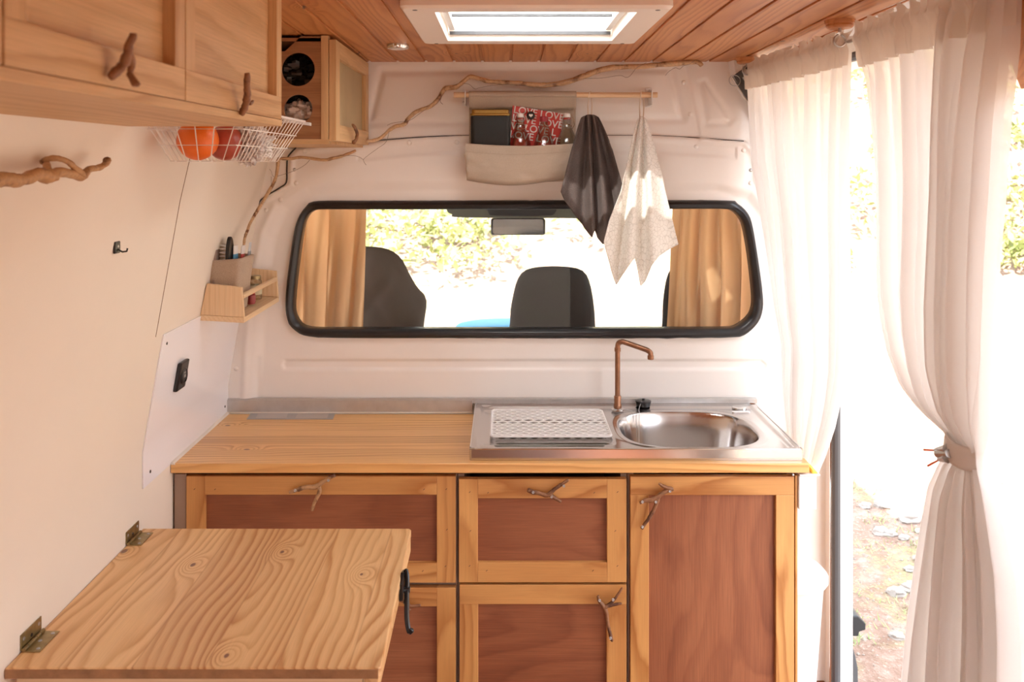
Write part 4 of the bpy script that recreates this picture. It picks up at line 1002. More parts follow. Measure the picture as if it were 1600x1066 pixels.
# bags inside the corner cupboard, seen through the holes
def blob(c, rx, ry, rz_, crump=.25, n=24, seed=0, f=3.):
    m = MB()
    def fn(u, v):
        a = 2*math.pi*u; b = math.pi*(v-.5); d = Vector((math.cos(a)*math.cos(b), math.sin(a)*math.cos(b), math.sin(b)))
        k = 1 + crump*nz(d.x*f+seed, d.y*f, d.z*f) + crump*.5*abs(nz(d.x*f*2.3+seed, d.y*f*2.3, d.z*f*2.3))
        return (c[0]+d.x*rx*k, c[1]+d.y*ry*k, c[2]+d.z*rz_*k)
    m.grid(fn, n, n, close_u=True); return m
tag(obj('foil_bag', blob((-.52, 2.225, 1.742), .05, .045, .035, .35, 40, 2, 4.), M['foil'], smooth=True, ang=25), 'crumpled silver bag behind the lower round hole', 'bag')
tag(obj('dark_bag', blob((-.55, 2.25, 1.835), .07, .06, .055, .35, 40, 5, 4.), M['darkbag'], smooth=True, ang=25), 'shiny dark bag behind the upper round hole', 'bag')

# ------------------------------------------------------------------ wire basket with fruit
bsk = thing('wire_basket', (-.61, 1.89, 1.62), 'white wire basket hanging between the two overhead cupboards', 'basket')
rim = (-.712, -.490, 1.668, 2.135, 1.722); bot = (-.665, -.545, 1.71, 2.085, 1.624)
m = MB(); r3 = .0011
def rc(b): return [(b[0],b[2],b[4]),(b[1],b[2],b[4]),(b[1],b[3],b[4]),(b[0],b[3],b[4])]
m.tube([p for a, b in zip(rc(rim), rc(rim)[1:]+rc(rim)[:1]) for p in [tuple(Vector(a).lerp(Vector(b), t)) for t in (0.03, .5, .97)]], .0028, 8, closed=True)
for zf in (.36, .68):
    b = [rim[i]*(1-zf)+bot[i]*zf for i in range(5)]; m.tube(rc(b), r3, 6, closed=True)
for k in range(16):
    t = (k+.5)/16; y = rim[2]+(rim[3]-rim[2])*t; y2 = bot[2]+(bot[3]-bot[2])*t
    m.tube([(rim[0],y,rim[4]),(bot[0]-.006,y2,bot[4]+.010),(bot[0],y2,bot[4]),(bot[1],y2,bot[4]),(bot[1]+.006,y2,bot[4]+.010),(rim[1],y,rim[4])], r3, 6)
for k in range(5):
    t = (k+.5)/5; x = rim[0]+(rim[1]-rim[0])*t; x2 = bot[0]+(bot[1]-bot[0])*t
    m.tube([(x,rim[2],rim[4]),(x2,bot[2],bot[4]),(x2,bot[3],bot[4]),(x,rim[3],rim[4])], r3, 6)
obj('basket_wires', m, M['wirewhite'], bsk)
m = MB(); m.hexa([(-.545,2.128,1.722),(-.478,2.128,1.712),(-.478,2.142,1.712),(-.545,2.142,1.722),(-.545,2.128,1.730),(-.478,2.128,1.720),(-.478,2.142,1.720),(-.545,2.142,1.730)]); obj('rim_clip', m, M['plastic'], bsk, bev=.001)
def orb(c, r, sx=1, sz=1, seed=0):
    m = MB()
    def fn(u, v):
        a = 2*math.pi*u; b = math.pi*(v-.5); k = 1 + .03*nz(3*math.cos(a)*math.cos(b)+seed, 3*math.sin(a)*math.cos(b), 3*math.sin(b)) - .10*math.exp(-((v-1)/.07)**2)
        return (c[0]+r*sx*k*math.cos(a)*math.cos(b), c[1]+r*k*math.sin(a)*math.cos(b), c[2]+r*sz*k*math.sin(b))
    m.grid(fn, 32, 24, close_u=True); return m
oc = at(309, 217, 1.79)
tag(obj('orange', orb((oc[0], 1.79, 1.668), .042), M['orange'], smooth=True, ang=80), 'bright orange fruit in the wire basket', 'fruit')
tag(obj('apple', orb((X(352,1.86), 1.86, 1.664), .038, seed=3), M['apple'], smooth=True, ang=80), 'dull red fruit behind the orange in the wire basket', 'fruit')
tag(obj('plastic_bag', blob((X(385,1.95), 1.96, 1.662), .046, .06, .038, .5, 56, 8, 5.), M['bag'], smooth=True, ang=25), 'crumpled clear plastic bag at the far end of the wire basket', 'bag')
m = MB(); m.add([at(372,232,1.86), at(405,222,1.94), at(416,228,1.96), at(398,252,1.93), at(376,262,1.86), at(366,250,1.85)], [(0,1,2,3,4,5)])
tag(obj('paper_packet', blob((X(392,1.9), 1.885, 1.658), .030, .03, .034, .5, 40, 14, 6.), plain('printed_packet', (.74,.66,.62), .4, var=.5, vscale=70), smooth=True, ang=25), 'small pale printed packet in the wire basket in front of the plastic bag', 'packet')

# ------------------------------------------------------------------ spice shelf and what stands on it
yn, yf = 2.307, 2.665; xf_ = -.701
ss = thing('spice_shelf', (-.76, 2.48, 1.20), 'small light wooden shelf with front bar on the side wall', 'shelf')
def endb(y0, y1):
    m = MB(); m.hexa([(xw(1.2)+.003,y0,1.215),(xf_+.006,y0,1.208),(xf_+.006,y1,1.208),(xw(1.2)+.003,y1,1.215),(xw(1.3)+.003,y0,1.298),(xf_,y0,1.288),(xf_,y1,1.288),(xw(1.3)+.003,y1,1.298)]); return m
obj('end_board', endb(yn, yn+.010), W('beech', 'z'), ss, bev=.001); obj('end_board', endb(yf-.010, yf), W('beech', 'z'), ss, bev=.001)
m = MB(); m.hexa([(xw(1.2)+.002,yn-.001,1.200),(xf_+.006,yn-.001,1.193),(xf_+.006,yf,1.193),(xw(1.2)+.002,yf,1.200),(xw(1.2)+.002,yn-.001,1.2145),(xf_+.006,yn-.001,1.2075),(xf_+.006,yf,1.2075),(xw(1.2)+.002,yf,1.2145)]); obj('bottom_board', m, W('beech', 'y'), ss, bev=.001)
m = MB(); m.cyl((xf_-.004, yn+.006, 1.262), (xf_-.004, yf-.006, 1.262), .0075, 16); obj('front_bar', m, W('beech', 'y'), ss, smooth=True)
# beige cloth bin
cbn = thing('cloth_bin', (-.748, 2.395, 1.215), 'beige woven cloth bin standing at the near end of the spice shelf', 'bin')
def bin_fn(u, v):
    P = resample(rrect(0, 0, 1, 1, .18), 48); p = P[int(u*48) % 48]
    hx, hy = .033+.013*v, .050+.012*v; cxb = -.760 + .004*v
    return (cxb+p[0]*hx + .0015*nz(u*12, v*4), 2.395+p[1]*hy, 1.2155+.145*v + .003*math.sin(u*9)*v)
m = MB(); m.grid(bin_fn, 48, 14, close_u=True); o = obj('bin_wall', m, M['linen2'], cbn, smooth=True, ang=60, solid=.003, fixn=False)
m = MB(); m.prism(rrect(-.760, 2.395, .032, .049, .01), 1.2155, 1.22, 'z'); obj('bin_floor', m, M['linen2'], cbn)
br = thing('hair_brush', (-.768, 2.38, 1.24), 'black hair brush sticking out of the cloth bin', 'brush')
m = MB(); m.prism(spline([(2.350,1.28),(2.352,1.37),(2.362,1.405),(2.376,1.418),(2.392,1.405),(2.398,1.37),(2.398,1.28)], 3), -.760, -.750, 'x'); obj('brush_head', m, M['black'], br, bev=.002)
m = MB()
for i in range(7):
    for j in range(3): m.cyl((-.760, 2.357+j*.014, 1.335+i*.010), (-.777, 2.357+j*.014, 1.336+i*.010), .0011, 5)
obj('bristles', m, M['plastic'], br)
cbh = thing('comb_pouch', (-.780, 2.36, 1.25), 'taupe fabric pouch at the wall side of the cloth bin', 'pouch')
m = MB(); m.prism(spline([(2.335,1.26),(2.338,1.36),(2.345,1.415),(2.358,1.428),(2.372,1.42),(2.380,1.37),(2.380,1.26)], 3), -.792, -.782, 'x'); obj('pouch_cloth', m, plain('taupe_fabric', (.32,.23,.19), .8), cbh, bev=.003)
def squeeze(nm, c, lean, col, lab, stripe, w_=.018, top=1.40):
    t = thing(nm, (c[0], c[1], 1.24), lab, 'tube')
    def fn(u, v):
        a = 2*math.pi*u; fl = v; return (c[0] + (w_*(1-.75*fl))*math.cos(a)*.8 + lean[0]*v, c[1] + w_*(1+.1*fl)*math.sin(a) + lean[1]*v, 1.245+(top-1.245)*v)
    m = MB(); m.grid(fn, 20, 8, close_u=True); m.f.append(tuple(range(140, 160))); obj('tube_body', m, plain(nm+'_plastic', col, .3), t, smooth=True, ang=50)
    m = MB(); m.grid(lambda u, v: (lambda p: (p[0]*1+.0004*math.cos(2*math.pi*u), p[1]+.0006*math.sin(2*math.pi*u), p[2]))(fn(u, .72+.12*v)), 20, 3, close_u=True); obj('label_band', m, stripe, t, smooth=True)
squeeze('toothpaste_tube', (-.752, 2.40), (.006, .0), (.75,.72,.70), 'white tube with blue and red print in the cloth bin', plain('print_blue', (.10,.32,.52), .4), .017, 1.392)
squeeze('cream_tube', (-.742, 2.432), (.006, .004), (.72,.68,.66), 'white tube with a red mark in the cloth bin', plain('print_red', (.55,.08,.07), .4), .014, 1.388)
squeeze('lotion_tube', (-.735, 2.452), (.012, .008), (.55,.60,.66), 'pale blue grey tube at the far end of the cloth bin', plain('print_grey', (.3,.33,.38), .4), .010, 1.394)
def jar(nm, x, y, h_, r_2, lidm, bodym, lab, lh=.012, z0=1.2145, lm=None):
    t = thing(nm, (x, y, z0), lab, 'jar')
    m = MB(); m.lathe((x, y, z0), [(r_2*.9,0),(r_2,.004),(r_2,h_*.86),(r_2*.8,h_*.95),(r_2*.8,h_)], 20); obj('jar_body', m, bodym, t, smooth=True)
    m = MB(); m.lathe((x, y, z0+h_), [(r_2*.86,-.001),(r_2*.86,lh),(r_2*.7,lh+.001)], 20); obj('lid', m, lidm, t, smooth=True)
    if lm:
        m = MB(); m.lathe((x, y, z0+h_*.25), [(r_2*1.01,0),(r_2*1.01,h_*.45)], 20); m.f = m.f[:-2]; obj('paper_label', m, lm, t, smooth=True)
jar('spice_bottle', -.765, 2.515, .078, .015, M['red'], plain('maroon_glass', (.20,.03,.03), .2), 'small dark bottle with red cap on the spice shelf', .022)
jar('spice_jar', -.745, 2.575, .062, .022, M['brass'], M['jarglass'], 'squat glass jar with brass lid on the spice shelf', .008, lm=plain('cream_label', (.62,.58,.40), .6))
jar('pot', -.730, 2.49, .030, .013, M['red'], plain('maroon_pot', (.28,.05,.05), .3), 'tiny red pot beside the glass jar on the spice shelf', .010)

# ------------------------------------------------------------------ roof light and ceiling lamp
rlt = thing('roof_vent', (.065, 1.98, 1.93), 'cream plastic roof vent frame with lit white blind in the ceiling', 'roof vent')
zv0 = 1.930; OX0, OX1, OY0, OY1 = -.211, .341, 1.725, 2.252
m = MB(); P = []
def ring(o, z): return [(x, y, z) for x, y in o]
oo = rrect((OX0+OX1)/2, (OY0+OY1)/2, (OX1-OX0)/2, (OY1-OY0)/2, .022, 6); ii = rrect((HX0+HX1)/2, (HY0+HY1)/2, (HX1-HX0)/2, (HY1-HY0)/2, .004, 6)
o2 = rrect((OX0+OX1)/2, (OY0+OY1)/2, (OX1-OX0)/2-.006, (OY1-OY0)/2-.006, .018, 6); i2 = rrect((HX0+HX1)/2, (HY0+HY1)/2, (HX1-HX0)/2+.001, (HY1-HY0)/2+.001, .004, 6)
n = len(oo); vs = ring(oo, 1.975) + ring(oo, zv0+.006) + ring(o2, zv0) + ring(i2, zv0) + ring(ii, zv0+.003) + ring(ii, 2.03)
fs = [(r*n+k, r*n+(k+1)%n, (r+1)*n+(k+1)%n, (r+1)*n+k) for r in range(5) for k in range(n)]
m.add(vs, fs); obj('vent_frame', m, M['hatch'], rlt, smooth=True, ang=40)
for a, b in ((OX0+.03, OY0+.025), (OX1-.03, OY0+.025), (OX0+.035, OY1-.012), (OX1-.035, OY1-.012)):
    m = MB(); m.lathe((a, b, zv0-.0006), [(.005,0),(.005,.0006)], 12); obj('screw_cap', m, M['black'], rlt)
m = MB(); m.box(HX0-.02, HX1+.02, HY0-.02, HY1+.02, 2.060, 2.066); obj('dome', m, M['opal'], rlt)
m = MB(); m.box(HX0+.018, HX1-.018, HY0, HY1-.15, 1.972, 1.976); obj('blind', m, M['blind'], rlt)
m = MB(); m.box(HX0+.004, HX1-.004, HY1-.155, HY1-.145, 1.966, 1.974); m.box(HX0+.004, HX1-.004, HY1-.010, HY1-.004, 1.945, 1.953); obj('blind_bar', m, M['grayseal'], rlt)
for xx in (HX0+.004, HX1-.018):
    m = MB(); m.box(xx, xx+.014, HY0, HY1-.01, 1.955, 1.972); obj('blind_track', m, M['plastic'], rlt)
cl = thing('ceiling_lamp', (-.287, 2.33, 1.925), 'small round chrome ceiling lamp beside the roof vent', 'lamp')
zl = zc(2.33); m = MB(); m.lathe((-.287, 2.33, zl-.013), [(.020,0),(.0285,.001),(.0305,.005),(.0305,.0135)], 32); obj('lamp_ring', m, M['chrome'], cl, smooth=True)
m = MB(); m.lathe((-.287, 2.33, zl-.0138), [(.002,0),(.020,0),(.020,.001)], 28); obj('lens', m, M['plastic'], cl)

# ------------------------------------------------------------------ curtains
def curtain(rows, n, nfold, seed=0, phase=0.):
    """rows: (z, yl, yr, x_left, x_right, fold amplitude); returns fn(u, v)"""
    z0, z1 = rows[0][0], rows[-1][0]
    cols = list(zip(*rows)); zsr = [z0 - z for z in cols[0]]
    g = random.Random(seed); wts = [g.uniform(.55, 1.5) for _ in range(nfold)]; acc = [0]
    for q_ in wts: acc.append(acc[-1]+q_)
    acc = [a/acc[-1] for a in acc]; amps = [g.uniform(.6, 1.3) for _ in range(nfold)]
    def fn(u, v):
        d = v*(z0-z1); yl, yr, xl_, xr_, am = (ipl(list(zip(zsr, c)), d) for c in cols[1:6])
        for k in range(nfold):
            if u <= acc[k+1] or k == nfold-1: break
        lu = (u-acc[k])/(acc[k+1]-acc[k]); s_ = math.sin(2*math.pi*lu); blend = amps[k]
        wav = (s_ + .30*math.sin(4*math.pi*lu+k))*blend + .7*nz(u*nfold*.55+seed, d*1.6)
        sh = .30*math.cos(2*math.pi*lu)/nfold
        uu = min(1, max(0, u + sh*min(1, am/.02)*.9*math.sin(math.pi*min(1, u*8))*math.sin(math.pi*min(1, (1-u)*8)) if 0 < u < 1 else u))
        y = yl + (yr-yl)*uu; x = xl_+(xr_-xl_)*uu
        return (x + am*wav, y, z0-d)
    return fn
def cy(p, x): return x*F/(p-PX)
def row(py_, pl, pr_, xl_, xr_, am):
    yl, yr = cy(pl, xl_), cy(pr_, xr_); ym = (yl+yr)/2; return (Z(py_, ym), yl, yr, xl_, xr_, am)
ca = thing('door_curtain', (.78, 2.3, .70), 'sheer white curtain hanging straight beside the sink end of the doorway', 'curtain', None)
zra = 1.898     # rail height
ra = [(zra+.012, 2.65, 1.965, .738, .792, .006), (zra-.03, 2.65, 1.965, .742, .793, .011)] + [row(*a) for a in ((250,1176,1331,.755,.79,.016),(330,1190,1330,.765,.79,.018),(400,1200,1329,.77,.79,.018),(500,1213,1326,.80,.80,.018),(560,1224,1319,.812,.812,.016),(600,1224,1311,.82,.82,.015),(640,1226,1301,.825,.825,.015),(690,1232,1285,.83,.83,.014),(735,1240,1270,.83,.83,.010))]
fnA = curtain(ra, 0, 11, 4)
m = MB(); m.grid(fnA, 260, 90); obj('curtain_cloth', m, M['sheer'], ca, smooth=True, ang=180, fixn=False)
def heading(fn, rad, z0, drop, ruffle, n, seed, off, top=0, H=1.):
    def g(u, v):
        p = fn(u, 0); z = z0 + ruffle - v*(ruffle+drop)
        k = max(0, 1-abs(z-z0)/.02); q = fn(u, max(0, (top-z)/H))
        fr = max(0, (z-z0)/ruffle) if ruffle else 0
        return (q[0] - off - rad*k*.6 + .009*fr*math.sin(u*n*6.28*2.3+seed+3*nz(u*9,seed)) + .003*math.sin(u*n*6.28*3+1)*(1-v), q[1]+.003*fr*math.cos(u*n*6.28*1.7), z + .007*fr*math.sin(u*n*6.28*2.1+4*nz(u*7,seed)))
    return g
m = MB(); m.grid(heading(fnA, .014, zra, .055, .026, 11, 0, .008, ra[0][0], ra[0][0]-ra[-1][0]), 420, 16); obj('curtain_heading', m, M['sheer2'], ca, smooth=True, ang=180, fixn=False)
cb2 = thing('door_curtain', (.80, 1.5, .0), 'sheer white curtain gathered by a tie at its middle, nearest the camera', 'curtain')
rb = [(zra+.0, 1.935, 1.325, .792, .792, .006), (zra-.04, 1.93, 1.33, .792, .792, .012)] + [row(*a) for a in ((110,1352,1588,.795,.795,.018),(200,1358,1578,.795,.795,.020),(300,1364,1572,.80,.80,.022),(400,1366,1562,.80,.80,.022),(470,1368,1556,.80,.80,.022),(530,1376,1551,.80,.80,.021),(580,1388,1546,.80,.80,.020),(630,1410,1541,.80,.80,.019),(665,1440,1538,.80,.80,.013),(690,1478,1534,.80,.80,.008),(705,1486,1532,.80,.80,.007),(722,1484,1534,.80,.80,.007),(745,1472,1546,.80,.80,.012),(790,1460,1560,.80,.80,.018),(850,1454,1574,.80,.80,.022),(940,1442,1584,.80,.80,.024),(1066,1425,1592,.80,.80,.026),(1300,1400,1600,.80,.80,.03))]
fnB = curtain(rb, 0, 10, 11)
m = MB(); m.grid(fnB, 260, 150)
vt = (rb[0][0]-Z(700, 1.5))/(rb[0][0]-rb[-1][0])
def lay2(u, v): p = fnB(.66+.325*u, vt*v); return (p[0]-(.012+.006*math.sin(u*9+v*2))*min(1, (1-v)*6), p[1]+.004*math.sin(u*7), p[2])
def lay3(u, v): p = fnB(.16+.80*u, vt+(1-vt)*v); return (p[0]+.014*min(1,v*8)-.006*min(1,v*8)*math.sin(u*12+v*2), p[1]+.004*math.sin(u*7), p[2])
m.grid(lay2, 90, 90); m.grid(lay3, 120, 70); obj('curtain_cloth', m, M['sheer'], cb2, smooth=True, ang=180, fixn=False)
m = MB(); m.grid(heading(fnB, .014, zra, .065, .030, 10, 3, .008, rb[0][0], rb[0][0]-rb[-1][0]), 420, 16); obj('curtain_heading', m, M['sheer2'], cb2, smooth=True, ang=180, fixn=False)
# knotted tie
ty0, ty1 = cy(1539, .80), cy(1477, .80); tz0, tz1 = Z(722, 1.5), Z(686, 1.5)
def tie(u, v):
    a = 2*math.pi*u; yy = (ty0+ty1)/2 + .040*math.cos(a); xx = .80 + .024*math.sin(a)
    k = 1+.10*math.sin(math.pi*v) + .04*nz(u*9, v*4)
    return (.80+(xx-.80)*k, (ty0+ty1)/2 + (yy-(ty0+ty1)/2)*k, tz0 + (tz1-tz0)*v + .004*math.sin(a+1))
m = MB(); m.grid(tie, 48, 10, close_u=True); obj('tie_band', m, M['sheer2'], cb2, smooth=True, ang=80, solid=.003, fixn=False)
# spring clamp on the tie
scx = .772; clp = thing('spring_clamp', (scx, cy(1475, scx), Z(722, 1.45)), 'small steel spring clamp with orange grips on the curtain tie', 'clamp')
def kp(a, b, x=scx): Y = cy(a, x); return (x, Y, Z(b, Y))
m = MB()
for P in ([(1480,702),(1462,704)], [(1480,716),(1467,718)]):
    a, b = kp(*P[0]), kp(*P[1]); m.tube([a, b], [.009, .004], 8)
m.tube([kp(1484,709), kp(1466,709)], .008, 10); obj('jaws', m, M['zinc'], clp)
for P in (((1462,704),(1444,703)), ((1467,719),(1450,728))):
    m = MB(); m.tube([kp(*P[0]), kp(*P[1])], [.0016, .0020], 8); obj('grip', m, M['orangep'], clp)
# rail with hangers
rr_ = thing('curtain_rail', (.77, 2.0, 1.89), 'grey metal curtain rail hung from wooden discs under the ceiling', 'rail')
m = MB(); m.tube([(.735, 2.672, zra-.004), (.765, 2.35, zra), (.79, 1.97, zra), (.797, 1.60, zra), (.80, 1.20, zra)], .0045, 12); obj('rail_tube', m, M['zinc'], rr_, smooth=True)
for (x, y) in ((.742, 2.60), (.776, 1.968)):
    m = MB(); z = zc(y); m.lathe((x-.012, y, z-.018), [(.026,0),(.030,.004),(.030,.009),(.032,.010),(.034,.018)], 28); h_ = obj('wooden_disc', m, W('ceil', 'x'), rr_, smooth=True)
    m = MB(); m.tube([(x-.012, y, z-.018), (x-.012, y, z-.026)], .004, 8)
    m.tube([(x-.012+.013*math.sin(a), y, zra+.001-.0135*math.cos(a)*1.0) for a in np.linspace(-2.9, 2.9, 24)], .0025, 8); obj('ring_hook', m, M['zinc'], rr_, smooth=True)
m = MB(); c_ = at(1148, 126, 2.62); m.tube([(c_[0]+.017*math.cos(a), 2.62+.004*math.sin(a), c_[2]+.017*math.sin(a)) for a in np.linspace(0, 2*math.pi, 26)], .0013, 6); obj('split_ring', m, M['zinc'], rr_)
m = MB(); m.prism([(X(1153,2.66), Z(118,2.66)), (X(1160,2.66), Z(116,2.66)), (X(1172,2.66), Z(152,2.66)), (X(1168,2.66), Z(148,2.66))], 2.655, 2.665, 'y'); obj('end_strap', m, M['black'], rr_)
# wooden board end at the top right
m = MB(); m.prism([(.775, 1.955), (.80, 1.955), (.84, 1.89), (.848, 1.74), (.825, 1.80)], .80, 1.42, 'y'); struct('trim_4', m, W('ceil', 'y'), bev=.003)

# ------------------------------------------------------------------ things on the right side of the cabinet
XS = fx(1243) + .007
bn = thing('waste_bin', (XS+.05, 2.365, .0), 'white plastic bin with rim lid hooked to the cabinet end', 'bin')
def bprof(rx, ry, z, yc=2.365):
    P = [(XS, yc-ry, z)]
    for a0, cy_ in ((-90, yc-ry), (0, yc+ry)):
        for k in range(7):
            a = R(a0+15*k); r_ = rx*.86; P.append((XS+rx-r_+r_*math.cos(a), (yc-ry+r_ if a0 < 0 else yc+ry-r_)+r_*math.sin(a), z))
    return P + [(XS, yc+ry, z)]
def loft(m, rings):
    n = len(rings[0]); vs = [p for r in rings for p in r]
    fs = [(i*n+k, i*n+(k+1)%n, (i+1)*n+(k+1)%n, (i+1)*n+k) for i in range(len(rings)-1) for k in range(n)] + [tuple(range(n))[::-1], tuple((len(rings)-1)*n+k for k in range(n))]
    return m.add(vs, fs)
zl_ = Z(924, 2.26)
m = MB(); loft(m, [bprof(.074, .078, .10), bprof(.104, .100, zl_-.012), bprof(.106, .102, zl_-.010)]); obj('bin_body', m, M['plastic'], bn, smooth=True, ang=50)
m = MB(); loft(m, [bprof(.112, .108, zl_-.010), bprof(.115, .111, zl_-.006), bprof(.115, .111, zl_+.006), bprof(.110, .106, zl_+.011), bprof(.100, .096, zl_+.011), bprof(.08, .076, zl_+.020), bprof(.03, .03, zl_+.024)]); obj('lid', m, M['plastic'], bn, smooth=True, ang=40)
sb_ = thing('soap_tray', (XS+.02, 2.26, Z(796, 2.23)), 'white plastic tray fixed to the cabinet end below the worktop', 'tray')
m = MB(); m.box(XS, XS+.046, 2.235, 2.34, Z(797, 2.235), Z(741, 2.235)-.004); obj('tray_body', m, M['plastic'], sb_, bev=.003)
m = MB(); m.box(XS-.0, XS+.054, 2.230, 2.345, Z(741, 2.235)-.004, Z(741, 2.235)); obj('tray_rim', m, M['plastic'], sb_, bev=.0015)
zy = Z(741, 2.235)
tag(obj('sponge', MB().hexa([(XS+.034,2.236,zy),(XS+.052,2.236,zy),(XS+.052,2.33,zy),(XS+.034,2.33,zy),(XS+.034,2.236,zy+.012),(XS+.045,2.236,zy+.008),(XS+.045,2.33,zy+.010),(XS+.034,2.33,zy+.014)]), M['yellow'], bev=.003), 'yellow sponge on the white tray beside the worktop end', 'sponge')

# ------------------------------------------------------------------ the cab beyond the window
def tan_curtain(name, pl0, pr0, pl1, pr1, seed, lab, nf):
    Yt = 2.790; g = random.Random(seed); t = thing(name, (X((pl0+pr0)/2, Yt), Yt, 1.0), lab, 'curtain', 'cab curtains')
    del t['group']
    def fn(u, v):
        a = pl0+(pl1-pl0)*v; b = pr0+(pr1-pr0)*v; uu = u + .025*math.sin(u*nf*6.28+1)*math.sin(math.pi*u)
        p = at(a+(b-a)*uu, 318+212*v, Yt)
        y = Yt + .019*math.sin(u*nf*6.28+seed+2.6*nz(v*1.1+u*1.5, seed)+1.5*math.sin(u*5+seed)) + .006*math.sin(u*nf*2.3*6.28+v*2)
        return (p[0], y, p[2])
    m = MB(); m.grid(fn, 120, 40); obj('curtain_cloth', m, M['tan'], t, smooth=True, ang=180, fixn=False)
    m = MB(); z = Z(316, Yt); m.cyl((X(pl0, Yt)-.03, Yt, z), (X(pr0, Yt)+.03, Yt, z), .004, 10); obj('curtain_wire', m, M['zinc'], t)
tan_curtain('cab_curtain', 430, 573, 425, 565, 1, 'tan cloth curtain behind the window on the spice shelf side', 4)
tan_curtain('cab_curtain', 1052, 1210, 1042, 1215, 4, 'tan cloth curtain behind the window on the sink bowl side', 5)
# seats
def seat(name, pts, Yc, th, mat, lab, extra=None):
    t = thing(name, (X(sum(p[0] for p in pts)/len(pts), Yc), Yc, .35), lab, 'seat')
    m = MB(); m.inflate([(X(a, Yc), Z(b, Yc)) for a, b in resample(spline(pts, 6, True), 90 if extra else 60)], Yc, th, 26 if extra else 8)
    if extra: m.v = [(x, y - .010*abs(math.sin(22*x+14*z))**.5 - .010*abs(math.sin(20*x-15*z+1))**.5 - .012*nz(x*12, z*4), z) for x, y, z in m.v]
    hr = obj('backrest' if extra else 'headrest', m, mat, t, smooth=True, ang=60)
    return t
s1 = seat('driver_seat', [(470,420),(500,396),(540,386),(585,385),(612,391),(628,404),(640,426),(652,447),(667,467),(664,500),(658,560),(640,700),(480,700),(450,560),(452,480)], 3.02, .07, M['seatcover'], 'cab seat under a dark quilted cover beside the left tan curtain', 1)
m = MB(); m.box(X(470,3.05), X(640,3.05), 3.0, 3.45, .35, .50); obj('cushion', m, M['seatcover'], s1, bev=.03)
s2 = seat('middle_seat', [(800,600),(797,500),(801,465),(808,438),(818,424),(835,418),(865,416),(895,418),(912,424),(921,440),(927,470),(930,510),(930,600)], 2.97, .045, M['seatblack'], 'black rounded headrest in the middle of the cab')
m = MB(); m.box(X(780,3.0), X(945,3.0), 2.94, 3.05, .40, Z(575,3.0)); obj('backrest', m, M['seatblack'], s2, bev=.03)
m = MB(); m.box(X(780,3.0), X(945,3.0), 3.0, 3.45, .35, .50); obj('cushion', m, M['seatblack'], s2, bev=.03)
s3 = seat('passenger_seat', [(1036,600),(1035,500),(1037,460),(1043,430),(1053,416),(1075,410),(1110,410),(1140,420),(1150,460),(1150,600)], 2.97, .045, M['seatblack'], 'black headrest mostly behind the tan curtain beside the tea towel')
m = MB(); m.box(X(1000,3.0), X(1190,3.0), 2.94, 3.05, .40, Z(575,3.0)); obj('backrest', m, M['seatblack'], s3, bev=.03)
m = MB(); m.box(X(1000,3.0), X(1190,3.0), 3.0, 3.45, .35, .50); obj('cushion', m, M['seatblack'], s3, bev=.03)
rm = thing('rear_view_mirror', (X(809, 3.8), 3.8, Z(367, 3.8)), 'dark rear view mirror below the overhead console', 'mirror')
m = MB(); m.prism(rrect(X(809.5,3.8), Z(354,3.8), (X(852,3.8)-X(767,3.8))/2, .037, .012), 3.79, 3.815, 'y'); obj('mirror_housing', m, M['dash'], rm, bev=.004)
m = MB(); m.prism(rrect(X(809.5,3.8), Z(354,3.8), (X(849,3.8)-X(770,3.8))/2, .033, .010), 3.786, 3.7895, 'y'); obj('mirror_glass', m, plain('dark_mirror', (.10,.085,.075), .12, metal=.9), rm)
m = MB(); m.tube([(X(812,3.8), 3.815, Z(350,3.8)), (X(812,3.8), 3.86, Z(335,3.8)), (X(812,3.8), 3.90, Z(322,3.8))], .008, 8); obj('mirror_arm', m, M['dash'], rm)
oc_ = thing('overhead_console', (X(800,3.65), 3.65, Z(340,3.65)), 'grey green overhead console above the rear view mirror', 'console')
Yk = 3.62; m = MB(); m.prism([(X(a,Yk), Z(b,Yk)) for a, b in spline([(690,280),(697,326),(706,335),(722,340),(880,341),(910,341),(930,330),(940,280)], 4)], Yk, Yk+.22, 'y'); obj('console_body', m, M['console'], oc_, bev=.006)
m = MB(); m.prism([(X(a,Yk), Z(b,Yk)) for a, b in spline([(758,320),(764,333),(775,337),(850,337),(866,334),(872,320)], 3)], Yk-.008, Yk+.01, 'y'); obj('console_tray', m, M['dash'], oc_, bev=.002)
# cab body
m = MB(); m.box(-.95, 1.0, 2.81, 3.95, 1.60, 1.66); struct('cab_roof', m, M['console'], bev=.01)
m = MB(); m.box(-1.0, -.94, 2.73, 4.6, -.15, .80); m.box(1.04, 1.10, 2.81, 4.6, -.15, .80); m.box(-.95, 1.05, 2.73, 4.6, -.12, -.08); m.box(-.95, 1.05, 4.5, 4.6, -.15, .72)
struct('cab_body', m, M['bodywhite'], bev=.01)
m = MB(); m.prism([(3.72,.30),(3.72,.72),(3.85,.77),(4.35,.74),(4.5,.72),(4.5,.30)], -.93, .93, 'x'); struct('dashboard', m, M['dash'], bev=.02)
for x in (-.90, .90):
    m = MB(); m.tube([(x, 3.80, 1.60), (x, 4.35, .90)], .035, 8); o = struct('trim_%d' % (5 if x < 0 else 6), m, M['console'])
m = MB(); m.add([(-.88,3.86,1.60),(.88,3.86,1.60),(.88,4.42,.86),(-.88,4.42,.86)], [(0,1,2,3)]); w2 = struct('window_2', m, thin_glass('windscreen_glass', (.97,.99,.98), .0), solid=.004)
